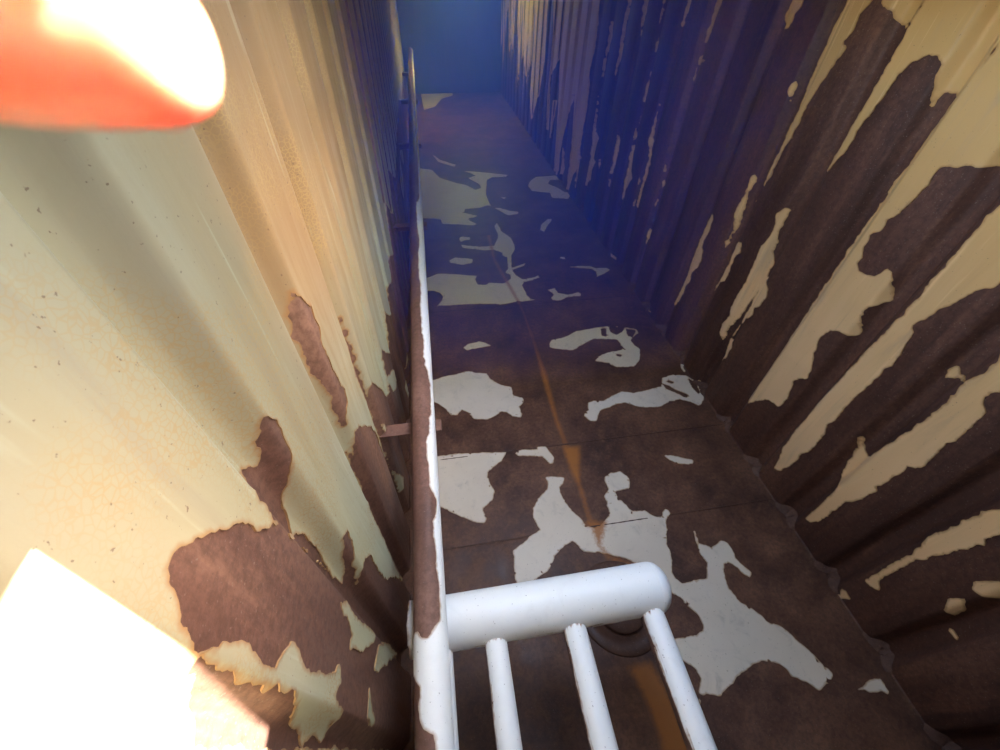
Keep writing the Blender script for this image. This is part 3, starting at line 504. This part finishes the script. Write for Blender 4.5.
def paint_material(name, base, tan, streak=(1, 1, 1), warm_light_z=None, stain=False, rough=0.5, crackle=False, edge=True, edge_col=(0.34, 0.17, 0.06), dirt=(0.30, 0.25, 0.19), dirt_amt=0.4):
    m, nt, b = new_mat(name)
    v = coords(nt, streak); vi = coords(nt)
    big = noise(nt, 2.0, 6, 0.6, v)
    med = noise(nt, 11, 7, 0.65, v, 0.6)
    fine = noise(nt, 70, 4, 0.6, vi)
    c = mixc(nt, maprange(nt, big, 0.35, 0.7, 0, 0.5), base, tan)
    if warm_light_z:  # warm light on the upper wall, painted in as a tan gradient
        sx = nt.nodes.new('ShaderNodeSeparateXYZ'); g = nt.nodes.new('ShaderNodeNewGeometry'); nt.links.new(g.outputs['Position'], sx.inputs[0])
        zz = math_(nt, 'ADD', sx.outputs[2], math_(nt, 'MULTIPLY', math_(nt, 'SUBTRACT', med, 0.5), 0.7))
        f = maprange(nt, zz, warm_light_z[0], warm_light_z[1], 0, warm_light_z[2])
        if len(warm_light_z) > 4:                      # painted warm light fades out towards the manhole
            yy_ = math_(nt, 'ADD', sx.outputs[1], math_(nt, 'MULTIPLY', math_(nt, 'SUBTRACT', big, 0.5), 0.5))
            f = math_(nt, 'MULTIPLY', f, maprange(nt, yy_, warm_light_z[4], warm_light_z[5], warm_light_z[6], 1))
        c = mixc(nt, f, c, warm_light_z[3])
    c = mixc(nt, maprange(nt, med, 0.52, 0.78, 0, dirt_amt), c, dirt)
    # thin pale runs down the sheet
    runs = noise(nt, 30, 3, 0.6, coords(nt, (1, 1, 0.05)), 0.3)
    if streak != (1, 1, 1): c = mixc(nt, maprange(nt, runs, 0.60, 0.72, 0, 0.30), c, tuple(min(1, x * 1.18) for x in base))
    if crackle:
        vo = nt.nodes.new('ShaderNodeTexVoronoi'); vo.feature = 'DISTANCE_TO_EDGE'; vo.inputs['Scale'].default_value = 95
        wv = nt.nodes.new('ShaderNodeVectorMath'); wv.operation = 'ADD'
        nt.links.new(vi, wv.inputs[0])
        nn = nt.nodes.new('ShaderNodeTexNoise'); nn.inputs['Scale'].default_value = 30; nt.links.new(vi, nn.inputs['Vector'])
        sc = nt.nodes.new('ShaderNodeVectorMath'); sc.operation = 'SCALE'; sc.inputs['Scale'].default_value = 0.015
        nt.links.new(nn.outputs['Color'], sc.inputs[0]); nt.links.new(sc.outputs[0], wv.inputs[1]); nt.links.new(wv.outputs[0], vo.inputs['Vector'])
        cr = maprange(nt, vo.outputs['Distance'], 0.02, 0.12, 1, 0)
        where = maprange(nt, noise(nt, 2.6, 3, 0.5, vi), 0.45, 0.60, 0, 0.55)
        c = mixc(nt, math_(nt, 'MULTIPLY', cr, where), c, (0.42, 0.27, 0.10))
    specks = maprange(nt, noise(nt, 120, 2, 0.5, vi), 0.70, 0.75, 0, 0.7)
    c = mixc(nt, specks, c, (0.14, 0.08, 0.05))
    ed = nt.nodes.new('ShaderNodeAttribute'); ed.attribute_name = 'edge_dist'
    e = math_(nt, 'ADD', ed.outputs['Fac'], math_(nt, 'MULTIPLY', fine, 0.008))
    if edge: c = mixc(nt, maprange(nt, e, 0.002, 0.014, 0.85, 0), c, edge_col)
    if stain:
        at = nt.nodes.new('ShaderNodeAttribute'); at.attribute_name = 'stain'
        s = math_(nt, 'ADD', at.outputs['Fac'], math_(nt, 'MULTIPLY', math_(nt, 'SUBTRACT', fine, 0.5), 0.05))
        c = mixc(nt, maprange(nt, s, -0.025, 0.02, 0, 0.9), c, STAIN_RUST)
    nt.links.new(c, b.inputs['Base Color'])
    nt.links.new(maprange(nt, med, 0.3, 0.8, rough - 0.1, rough + 0.15), b.inputs['Roughness'])
    b.inputs['Specular IOR Level'].default_value = 0.28
    bump(nt, b, math_(nt, 'ADD', math_(nt, 'MULTIPLY', fine, 0.4), med), 0.18, 0.004)
    return m

M_RUST_WALL = rust_material('rusted_wall_steel', (0.042, 0.018, 0.013), (0.102, 0.044, 0.028), (0.22, 0.100, 0.060), streak=(1, 1, 0.12))
M_RUST_WALL_DUSTY = rust_material('dusty_rust_steel', (0.070, 0.036, 0.028), (0.17, 0.085, 0.060), (0.36, 0.20, 0.13), streak=(1, 1, 0.12))
M_RUST_FLOOR = rust_material('rusted_floor_steel', (0.052, 0.024, 0.017), (0.120, 0.054, 0.032), (0.24, 0.115, 0.062), stain=True, rough=0.55)
M_RUST_BARE = rust_material('rusted_plate_steel', (0.050, 0.022, 0.014), (0.090, 0.040, 0.024), (0.14, 0.07, 0.042), rough=0.55)
M_RUST_PIPE = rust_material('rusted_pipe_steel', (0.11, 0.055, 0.040), (0.17, 0.085, 0.06), (0.24, 0.13, 0.095), rough=0.65)
M_WALL_PAINT = paint_material('peeling_wall_paint', (0.46, 0.49, 0.36), (0.51, 0.47, 0.22), streak=(1, 1, 0.10), warm_light_z=(0.7, 2.15, 0.94, (0.27, 0.145, 0.058), 0.35, 1.1, 0.45), crackle=True)
M_WALL_PAINT_YELLOWED = paint_material('yellowed_wall_paint', (0.78, 0.51, 0.26), (0.74, 0.45, 0.20), streak=(1, 1, 0.10), warm_light_z=(0.5, 2.0, 0.9, (0.50, 0.29, 0.10)))
M_FLOOR_PAINT = paint_material('peeling_floor_paint', (0.68, 0.58, 0.44), (0.58, 0.47, 0.34), stain=True, rough=0.45)
M_PIPE_PAINT = paint_material('peeling_pipe_paint', (0.80, 0.79, 0.75), (0.76, 0.74, 0.68), rough=0.42, dirt_amt=0.12)

M_PIPE_WHITE = paint_material('white_pipe_paint', (0.80, 0.79, 0.75), (0.76, 0.74, 0.68), rough=0.42, dirt_amt=0.12, edge=False)
M_ROOF_PAINT = paint_material('roof_paint', (0.66, 0.58, 0.42), (0.60, 0.46, 0.28), edge=False)

# ---------------------------------------------------------------- tank shell
PIT, LX, RX, DEP = 0.375, -0.355, 2.035, 0.05
Y0, Y1 = -0.95, 12.6
def corr(y, y0):
    t = np.mod(y - y0, PIT)
    s = lambda a: a * a * (3 - 2 * a)
    return DEP * np.where(t < .055, s(np.clip(t / .055, 0, 1)), np.where(t < .095, 1, np.where(t < .15, 1 - s(np.clip((t - .095) / .055, 0, 1)), 0)))
def left_surf(y, z, off):
    g = 1e-4
    x = LX - corr(y, .400); dx = (-(corr(y + g, .400) - corr(y - g, .400))) / (2 * g)
    n = np.stack([np.ones_like(dx), -dx], 1); n /= np.linalg.norm(n, axis=1)[:, None]
    return np.stack([x + n[:, 0] * off, y + n[:, 1] * off, z], 1)
def right_surf(y, z, off):
    g = 1e-4
    x = RX + corr(y, .805); dx = (corr(y + g, .805) - corr(y - g, .805)) / (2 * g)
    n = np.stack([-np.ones_like(dx), dx], 1); n /= np.linalg.norm(n, axis=1)[:, None]
    return np.stack([x + n[:, 0] * off, y + n[:, 1] * off, z], 1)

def wall(name, surf, phase, steel):
    ys = [Y0]
    base = phase - 12 * PIT
    for k in range(60):
        for t in (0, .009, .018, .0275, .037, .046, .055, .095, .104, .113, .1225, .132, .141, .15):
            y = base + k * PIT + t
            if Y0 < y < Y1: ys.append(y)
    ys = np.array(sorted(ys) + [Y1])
    zs = np.array([0.0, ROOF_Z])
    V = []; Fc = []
    n = len(ys)
    for off in (0.0, -0.006):
        for z in zs:
            V += list(surf(ys, np.full(n, z), np.full(n, off)))
    for i in range(n - 1):
        Fc.append((i, i + 1, n + i + 1, n + i)); Fc.append((2 * n + i + 1, 2 * n + i, 3 * n + i, 3 * n + i + 1))
    o = mesh_obj(name, V, Fc, steel, smooth=True)
    o['kind'] = 'structure'
    # weld bead where the sheet meets the floor
    V = []; Fc = []
    r = 0.006
    for a in (0.0, 0.35, 0.65, 1.0):
        V += list(surf(ys, np.full(n, r * (1 - a)), np.full(n, r * a)))
    for q in range(3):
        for i in range(n - 1): Fc.append((q * n + i, q * n + i + 1, (q + 1) * n + i + 1, (q + 1) * n + i))
    mesh_obj('weld_bead', V, Fc, M_RUST_WALL, parent=o, smooth=True)
    return o

wall_left = wall('wall_left', left_surf, .400, M_RUST_WALL_DUSTY)
wall_right = wall('wall_right', right_surf, .805, M_RUST_WALL)
tag(wall_left, 'corrugated steel tank wall with peeling cream paint beside the long pipe')
tag(wall_right, 'corrugated steel tank wall stripped mostly to dark rust')

def grid(parts):
    g = [np.arange(a, b - 1e-9, s) for a, b, s in parts]
    return np.concatenate(g + [[parts[-1][1]]])

def jag(A, B, seed, amp=1.0):
    return amp * (0.006 * vnoise(A, B, 0.034, seed) + 0.004 * vnoise(A, B, 0.014, seed + 1) + 0.0025 * vnoise(A, B, 0.007, seed + 2))

# left wall: painted except where the outlines bare the steel
ga = grid([(Y0, -.1, .03), (-.1, 1.3, .006), (1.3, 3.0, .010), (3.0, Y1, .025)])
gb = grid([(0.0, 2.576, .008)])
A, B, Fd = compose(ga, gb, 1.0, [(-1, [(-950, -50), (12600, -50), (12600, 260), (-950, 260)])] + LEFT_PAINT)
Fd = np.minimum(Fd, B - 1.15 + 0.3 * vnoise(A, B, 0.25, 5) + 9 * np.maximum(0, A + .03))
Fd = np.where((A > 4.6), np.minimum(Fd, B - 0.55 + 0.35 * vnoise(A, B * 0.2, 0.2, 6)), Fd)
Fd = np.minimum(Fd, np.where(B < .02, -.01, 1.0))
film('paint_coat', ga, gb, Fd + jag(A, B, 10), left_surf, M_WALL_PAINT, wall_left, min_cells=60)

# right wall: bare steel except where the outlines keep paint
ga = grid([(Y0, .2, .03), (.2, 4.0, .009), (4.0, 7.0, .016), (7.0, Y1, .025)])
gb = grid([(0.0, 2.576, .011)])
A, B, Fd = compose(ga, gb, -1.0, RIGHT_PAINT)
Fd = np.where(A < 0.3, np.maximum(Fd, B - 1.75 + 0.5 * vnoise(A, B * 0.3, 0.3, 15)), Fd)
Fd = np.where(A > 8.6, np.maximum(Fd, 0.05 * vnoise(A, B * 0.08, 0.12, 16) + 0.05 * (B - 1.2)), Fd)
film('paint_patch', ga, gb, Fd + jag(A, B, 20), right_surf, M_WALL_PAINT_YELLOWED, wall_right, min_cells=40)

# end walls
M_END = rust_material('rusted_end_steel', (0.05, 0.024, 0.018), (0.08, 0.04, 0.03), (0.12, 0.065, 0.05), streak=(1, 1, 0.2))
XL, XR = LX - 0.06, RX + 0.06
for nm, y, s in (('wall_far', Y1, 1), ('wall_near', Y0, -1)):
    bm = bmesh.new(); box(bm, XL, XR, min(y, y + s * .01), max(y, y + s * .01), -0.02, ROOF_Z)
    wo = bm_obj(nm, bm, M_END, smooth=False); wo['kind'] = 'structure'

# loose rust lying in the grooves at the foot of the bare wall
M_DUST = rust_material('loose_rust', (0.085, 0.040, 0.026), (0.13, 0.066, 0.044), (0.19, 0.10, 0.068), rough=0.85)
for k in range(-3, 14):
    yc = .805 + k * PIT
    ys = np.linspace(yc - .02, yc + .17, 20); w_ = np.sin(np.linspace(0, math.pi, 20)) ** 0.6
    w_ = w_ * (1 + .35 * vnoise(ys, ys * 0 + k * 3.7, .025, 120)) * .72
    rows = []
    for a in (0.0, 0.3, 0.65, 1.0):
        rows.append(right_surf(ys, .004 + .055 * w_ * (1 - a) ** 1.5, .002 + .062 * w_ * a))
    V = np.concatenate(rows); n = 20
    Fc = [(q * n + i, (q + 1) * n + i, (q + 1) * n + i + 1, q * n + i + 1) for q in range(3) for i in range(n - 1)]
    mesh_obj('rust_deposit', V, Fc, M_DUST, parent=wall_right, smooth=True)

# ceiling with the open manhole and the two added skylight openings
bm = bmesh.new()
t = 0.012
yy = Y0
gx0, gx1, gy0 = ARM_GAP
box(bm, XL, XR, Y0, gy0, ROOF_Z, ROOF_Z + t)
box(bm, XL, gx0, gy0, HATCH[2], ROOF_Z, ROOF_Z + t)
box(bm, gx1, XR, gy0, HATCH[2], ROOF_Z, ROOF_Z + t)
yy = HATCH[2]
for hx0, hx1, hy0, hy1 in (HATCH, ADDED_MID_HATCH, ADDED_FAR_HATCH):
    for b_ in ((XL, XR, yy, hy0), (XL, hx0, hy0, hy1), (hx1, XR, hy0, hy1)): 
        if b_[3] - b_[2] > 1e-6: box(bm, *b_, ROOF_Z, ROOF_Z + t)
    yy = hy1
box(bm, XL, XR, yy, Y1, ROOF_Z, ROOF_Z + t)
ceiling = bm_obj('ceiling', bm, M_ROOF_PAINT, smooth=False); ceiling['kind'] = 'structure'
for hx0, hx1, hy0, hy1 in (ADDED_MID_HATCH, ADDED_FAR_HATCH):            # unseen screens added to keep direct sun out of these openings
    w_ = (hx1 - hx0) * 1.2
    bm = bmesh.new(); box(bm, hx1 + .02, hx1 + .04, hy0 - .02, hy1 + .25, ROOF_Z + t, ROOF_Z + t + w_, .004)
    bm_obj('added_sun_screen', bm, M_PIPE_WHITE, ceiling, smooth=False)

# floor: steel plates with welded seams, then the paint left on them
SEAMS = [Y0, 1.00, 1.63, 3.36, 4.9, 6.8, 8.7, 10.6, Y1]
def stain_at(x, y):
    f = np.full(x.shape, -0.2)
    for p in FLOOR_STAIN: f = np.maximum(f, poly_sd(x, y, np.array(p) / 1000.0))
    return f
bm = bmesh.new(); box(bm, XL - .02, XR + .02, Y0, Y1, -0.03, -0.008)
floor = bm_obj('floor', bm, M_RUST_BARE, smooth=False)
tag(floor, 'rusted steel plate tank floor with patches of peeling pale paint', kind='structure')
for a, b_ in zip(SEAMS, SEAMS[1:]):
    fine_ = b_ < 6
    gx = np.linspace(XL, XR, 160 if fine_ else 40); gy = np.linspace(a + .002, b_ - .002, max(3, int((b_ - a) / (.016 if fine_ else .1))))
    X, Y = np.meshgrid(gx, gy, indexing='ij')
    nx, ny = X.shape
    Z = 0.0012 * vnoise(X, Y, 0.5, 41)
    Z[:, 0] -= .002; Z[:, -1] -= .002
    V = np.stack([X, Y, Z], 2).reshape(-1, 3)
    I = np.arange(nx * ny).reshape(nx, ny)
    Fq = np.stack([I[:-1, :-1], I[1:, :-1], I[1:, 1:], I[:-1, 1:]], 2).reshape(-1, 4)
    o = mesh_obj('floor_plate', V, Fq, M_RUST_FLOOR, parent=floor, smooth=True)
    at = o.data.attributes.new('stain', 'FLOAT', 'POINT')
    at.data.foreach_set('value', stain_at(X.ravel(), Y.ravel()).astype(np.float32) if fine_ else np.full(X.size, -.2, np.float32))
for y in SEAMS[1:-1]:
    xs = np.arange(LX, RX + .001, .02); V = []; Fc = []
    for i, x in enumerate(xs):
        w_ = .006 + .0015 * math.sin(i * 2.1)
        V += [(x, y - w_, -.002), (x, y - w_ * .5, .0016), (x, y + w_ * .5, .0016), (x, y + w_, -.002)]
        if i:
            for q in range(3): Fc.append((4 * i - 4 + q, 4 * i + q, 4 * i + q + 1, 4 * i - 3 + q))
    mesh_obj('seam_weld', V, Fc, M_RUST_BARE, parent=floor, smooth=True)

ga = grid([(XL + .06, XR - .06, .009)])
gb = grid([(Y0, 0, .03), (0.0, 2.6, .009), (2.6, 5.0, .014), (5.0, Y1, .03)])
A, B, Fd = compose(ga, gb, -1.0, FLOOR_PAINT)
Fd = Fd - 0.02 * np.maximum(0, vnoise(A, B, 0.016, 52) - .72) * 6
DRAIN = (0.79, 0.545)
Fd = np.minimum(Fd, np.hypot(A - DRAIN[0], B - DRAIN[1]) - .245)
film('paint_patch', ga, gb, Fd + jag(A, B, 55, .7), lambda a, b, off: np.stack([a, b, off + 0.0012 * vnoise(a, b, 0.5, 41) + .001], 1),
     M_FLOOR_PAINT, floor, curl=.003, min_cells=18, attr=('stain', stain_at))

# ---------------------------------------------------------------- things in the tank
def cyl_film(parent, p0, axis, length, R, polys=None, fieldfn=None, thick=.0012, name='paint_coat', seed=60, step=.008, nth=72, a0=0.0):
    """paint on a pipe; first coordinate runs along the pipe, second is R * angle"""
    axis = Vector(axis).normalized()
    e1 = Vector((1, 0, 0)) if abs(axis.y) > .5 else Vector((0, -1, 0))
    e2 = Vector((0, 0, 1))
    ga = np.arange(0, length + 1e-9, step); th = np.linspace(-math.pi, math.pi, nth + 1); gb = th * R
    if polys is not None: A, B, Fd = compose(ga, gb, -1.0, polys)
    else:
        A, B = np.meshgrid(ga, gb, indexing='ij'); Fd = fieldfn(A, B / R)
    E1 = np.array(e1); E2 = np.array(e2); AX = np.array(axis); P0 = np.array(p0)
    def surf(a, b, off):
        t = b / R
        return P0 + a[:, None] * AX + (R + off)[:, None] * (np.cos(t)[:, None] * E1 + np.sin(t)[:, None] * E2)
    return film(name, ga, gb, Fd + jag(A, B, seed, .6), surf, M_PIPE_PAINT, parent, thick=thick, curl=.0015, min_cells=25, wrap=.006)

# long pipe along the wall
PX, PZ, PR = -0.160, 0.885, 0.057
pipe = empty('long_pipe', (PX, Y0, 0))
tag(pipe, 'long steel pipe beside the corrugated wall with paint peeled off one side', 'pipe')
def child(o, root):
    o.parent = root; o.matrix_parent_inverse = root.matrix_world.inverted() if False else Matrix.Translation(-root.location)
    return o
bm = bmesh.new(); lathe(bm, (PX, Y0, PZ), (0, 1, 0), [(0, PR)] + [(d, PR) for d in np.arange(.5, Y1 - Y0, .5)] + [(Y1 - Y0, PR)], 40)
child(bm_obj('pipe_body', bm, M_RUST_PIPE), pipe)
edge_pts = [(int(12500 - Y0 * 1000), int(math.radians(60) * PR * 1000))] + [(y - Y0 * 1000, math.radians(a) * PR * 1000) for y, a in PIPE_EDGE] + [(300, math.radians(120) * PR * 1000), (0, math.radians(110) * PR * 1000)]
poly = edge_pts + [(0, math.radians(-100) * PR * 1000), (int(12500 - Y0 * 1000), math.radians(-95) * PR * 1000)]
for o in cyl_film(None, (PX, Y0, PZ), (0, 1, 0), Y1 - Y0 - .05, PR, polys=[(1, poly)], step=.009): child(o, pipe)

# brackets that carry it
BR_Z = PZ - PR
for i, y in enumerate((1.30, 3.55, 5.8, 8.05, 10.3)):
    r = empty('pipe_bracket', (LX, y, BR_Z))
    tag(r, '%s rusty bracket under the long pipe counted from the white pipe header' % ('first', 'second', 'third', 'fourth', 'fifth')[i], 'bracket', 'brackets under the long pipe')
    bm = bmesh.new(); box(bm, LX - .042, -.075, y - .035, y + .035, BR_Z - .008, BR_Z, .002)
    child(bm_obj('flange', bm, M_RUST_PIPE, smooth=False), r)
    bm = bmesh.new(); box(bm, LX - .042, -.075, y + .027, y + .035, BR_Z - .07, BR_Z - .008, .002)
    child(bm_obj('web', bm, M_RUST_PIPE, smooth=False), r)

# header with the branch pipes
HZ, HY, HR = 0.70, 0.437, 0.096
hdr = empty('pipe_manifold', (.27, HY, 0))
tag(hdr, 'white painted header pipe with a rounded end and branch pipes above the drain', 'pipe manifold')
HX0, HX1 = -0.262, 0.79
prof = [(0, .02), (.008, .05), (.02, .078), (.04, HR)]
L_ = HX1 - HX0
prof += [(d, HR) for d in np.linspace(.06, L_ - .07, 8)]
prof += [(L_ - .07 + .07 * math.sin(q), max(.004, HR * math.cos(q))) for q in np.linspace(.15, math.pi / 2, 9)]
bm = bmesh.new(); lathe(bm, (HX0, HY, HZ), (1, 0, 0), prof, 48)
body = child(bm_obj('header', bm, M_RUST_PIPE), hdr)
def hfield(a, th):
    # angle 0 faces the branches; underside bare
    lo = -0.02 + 0.16 * vnoise(a, th, .09, 71) + 0.10 * vnoise(a, th, .035, 72)
    return np.minimum((th - lo) * HR, np.minimum((math.pi - .02 - th) * HR + .05, np.minimum(a - .03, L_ - .062 - a) + .02))
for o in cyl_film(None, (HX0, HY, HZ), (1, 0, 0), L_ - .06, HR, fieldfn=hfield, seed=73, step=.007, nth=90): child(o, hdr)
bm = bmesh.new(); lathe(bm, (HX0, HY, HZ), (1, 0, 0), [(d, r + .0016) for d, r in prof[-10:]], 48, caps=True)
child(bm_obj('end_cap', bm, M_PIPE_WHITE), hdr)
bm = bmesh.new(); lathe(bm, (HX0 - .0016, HY, HZ), (1, 0, 0), [(d, r + .0016) for d, r in prof[:4]], 48, caps=True)
child(bm_obj('end_cap', bm, M_PIPE_WHITE), hdr)
for i, (bx, br) in enumerate(((-.145, .044), (.061, .042), (.366, .045), (.682, .046))):
    bm = bmesh.new(); lathe(bm, (bx, HY - .03, HZ), (0, -1, 0), [(d, br) for d in np.linspace(0, HY - .03 - Y0, 5)], 32)
    bo = child(bm_obj('branch_pipe', bm, M_RUST_PIPE), hdr)
    def bfield(a, th, i=i, br=br):
        left = (2.9, 2.68, 2.70, 2.62)[i] + 0.16 * vnoise(a, th, .11, 81 + i) + 0.09 * vnoise(a, th, .03, 85 + i)
        return np.minimum((left - th) * br, np.minimum((th + 1.2) * br, a - .055 + .015 * vnoise(a, th, .05, 90 + i)))
    Lb = HY - .03 - Y0
    for o in cyl_film(None, (bx, HY - .03, HZ), (0, -1, 0), Lb, br, fieldfn=bfield, seed=95 + i, step=.007, nth=60): o.parent = bo

# drain under the header
dr = empty('floor_drain', (DRAIN[0], DRAIN[1], 0))
tag(dr, 'round rusty drain plate in the floor under the pipe header', 'drain')
bm = bmesh.new(); lathe(bm, (*DRAIN, 0), (0, 0, 1), [(-.004, .24), (.006, .238), (.010, .232), (.010, .150), (-.012, .146)], 56, caps=False)
o = child(bm_obj('flange_ring', bm, M_RUST_BARE), dr)
bm = bmesh.new(); lathe(bm, (*DRAIN, 0), (0, 0, 1), [(-.012, .140), (.020, .140), (.028, .134), (.026, .06), (.020, .0)], 48, caps=False)
child(bm_obj('cover', bm, M_RUST_BARE), dr)

# ---------------------------------------------------------------- the hand that holds the phone, one finger before the lens
def C2W(p): return CAM_M @ Vector(p)
M_SKIN, nt, pb = new_mat('skin')
v = coords(nt)
c = mixc(nt, maprange(nt, noise(nt, 120, 4, 0.6, v), 0.3, 0.7, 0, 1), (0.82, 0.31, 0.17), (0.88, 0.38, 0.22))
nt.links.new(c, pb.inputs['Base Color'])
pb.inputs['Subsurface Weight'].default_value = 1.0
pb.inputs['Subsurface Radius'].default_value = (1.0, 0.32, 0.16)
pb.inputs['Subsurface Scale'].default_value = 0.012
pb.inputs['Roughness'].default_value = 0.5
bump(nt, pb, noise(nt, 700, 3, 0.6, v), 0.15, 0.0004)
J = []; ED = []
def joint(p, r, prev=None):
    J.append((C2W(p) if len(p) == 3 else Vector(p[:3]), r)); k = len(J) - 1
    if prev is not None: ED.append((prev, k))
    return k
wrist = joint((-.085, -.030, .060), .022)
fore = joint((0.105, -0.085, H + 0.10, 0), .027, wrist)
elb = joint((0.17, -0.15, H + 0.32, 0), .038, fore)
palm = joint((-.098, -.004, .022), .022, wrist)
for kn, pts, rad in (((-.094, .026, -.010), [(-.086, .040, -.036), (-.060, .0372, -.0452), (-.049, .0368, -.0452), (-.0385, .0366, -.0452), (-.0330, .0366, -.0452)], (.0100, .0092, .0091, .0091, .0087, .0066)),
                     ((-.096, .006, -.012), [(-.072, .004, -.016), (-.050, .002, -.010), (-.036, .001, -.008)], (.0098, .0090, .0082, .0068)),
                     ((-.097, -.016, -.012), [(-.073, -.018, -.017), (-.050, -.020, -.010), (-.037, -.021, -.008)], (.0096, .0088, .0080, .0066)),
                     ((-.096, -.036, -.009), [(-.076, -.039, -.014), (-.058, -.041, -.009), (-.047, -.042, -.007)], (.0086, .0078, .0070, .0058))):
    k = joint(kn, rad[0] + .002, palm)
    for p_, r_ in zip(pts, rad[1:]): k = joint(p_, r_, k)
k = joint((-.092, -.026, .038), .014, palm)
k = joint((-.070, -.022, .030), .0115, k)
k = joint((-.046, -.012, .021), .0100, k)
k = joint((-.024, -.004, .0185), .0078, k)
me = bpy.data.meshes.new('person_base')
me.from_pydata([p_ for p_, r_ in J], ED, [])
tmp = bpy.data.objects.new('person_base', me); COL.objects.link(tmp)
sk = tmp.modifiers.new('skin', 'SKIN'); sk.use_smooth_shade = True; sk.branch_smoothing = 0.4
for vtx, (p_, r_) in zip(me.skin_vertices[0].data, J): vtx.radius = (r_, r_)
me.skin_vertices[0].data[0].use_root = True
tmp.modifiers.new('sub', 'SUBSURF').levels = 3
dg = bpy.context.evaluated_depsgraph_get()
hm = bpy.data.meshes.new_from_object(tmp.evaluated_get(dg))
bpy.data.objects.remove(tmp)
hm.materials.clear(); hm.materials.append(M_SKIN)
hm.polygons.foreach_set('use_smooth', [True] * len(hm.polygons))
person = bpy.data.objects.new('person', hm); COL.objects.link(person)
tag(person, 'bare hand of a person with one fingertip glowing orange in the sunlight', 'person')
M_NAIL, nt, pb = new_mat('fingernail'); pb.inputs['Base Color'].default_value = (0.85, 0.55, 0.45, 1); pb.inputs['Roughness'].default_value = 0.25
pb.inputs['Subsurface Weight'].default_value = 0.5; pb.inputs['Subsurface Scale'].default_value = 0.003
bm = bmesh.new(); bmesh.ops.create_uvsphere(bm, u_segments=20, v_segments=12, radius=1.0,
    matrix=CAM_M @ Matrix.Translation((-.0425, .0368, -.0522)) @ Matrix.Diagonal((.0058, .0054, .0024, 1)))
bm_obj('fingernail', bm, M_NAIL, person)

M_PHONE, nt, pb = new_mat('dark_phone_shell'); v = coords(nt)
nt.links.new(mixc(nt, noise(nt, 40, 2, 0.5, v), (0.015, 0.016, 0.02), (0.03, 0.031, 0.036)), pb.inputs['Base Color']); pb.inputs['Roughness'].default_value = 0.35
M_GLASS, nt, pb = new_mat('phone_screen_glass'); v = coords(nt)
nt.links.new(mixc(nt, noise(nt, 20, 2, 0.5, v), (0.010, 0.010, 0.012), (0.016, 0.016, 0.018)), pb.inputs['Base Color']); pb.inputs['Roughness'].default_value = 0.08
phone = empty('phone', CAM_M.translation)
tag(phone, 'dark slim phone held by the bare hand in the manhole', 'phone')
def cam_box(name, x0, x1, y0, y1, z0, z1, bev, mat):
    bm = bmesh.new(); box(bm, x0, x1, y0, y1, z0, z1, bev); bm.transform(CAM_M)
    return child(bm_obj(name, bm, mat, smooth=False), phone)
cam_box('shell', -.025, .132, -.056, .020, .0045, .0115, .003, M_PHONE)
cam_box('screen', -.021, .128, -.052, .016, .0113, .0121, .0003, M_GLASS)
cam_box('camera_bump', -.012, .026, -.010, .012, .0030, .0048, .0008, M_PHONE)
# ---------------------------------------------------------------- added blue volume that stands in for lens glare over the far part
m = bpy.data.materials.new('glare_volume'); m.use_nodes = True
nt = m.node_tree; nt.nodes.clear()
out = nt.nodes.new('ShaderNodeOutputMaterial'); vsn = nt.nodes.new('ShaderNodeVolumeScatter')
vsn.inputs['Color'].default_value = (0.04, 0.12, 1.0, 1); vsn.inputs['Density'].default_value = 0.21; vsn.inputs['Anisotropy'].default_value = 0.0
nt.links.new(vsn.outputs[0], out.inputs['Volume'])
bm = bmesh.new(); box(bm, XL + .061, XR - .061, 2.2, Y1 - .02, .03, ROOF_Z - .02)
hz = bm_obj('glare_volume', bm, m, smooth=False)
tag(hz, 'added blue volume for lens glare at the far dark end of the tank', 'glare_volume', kind='stuff')
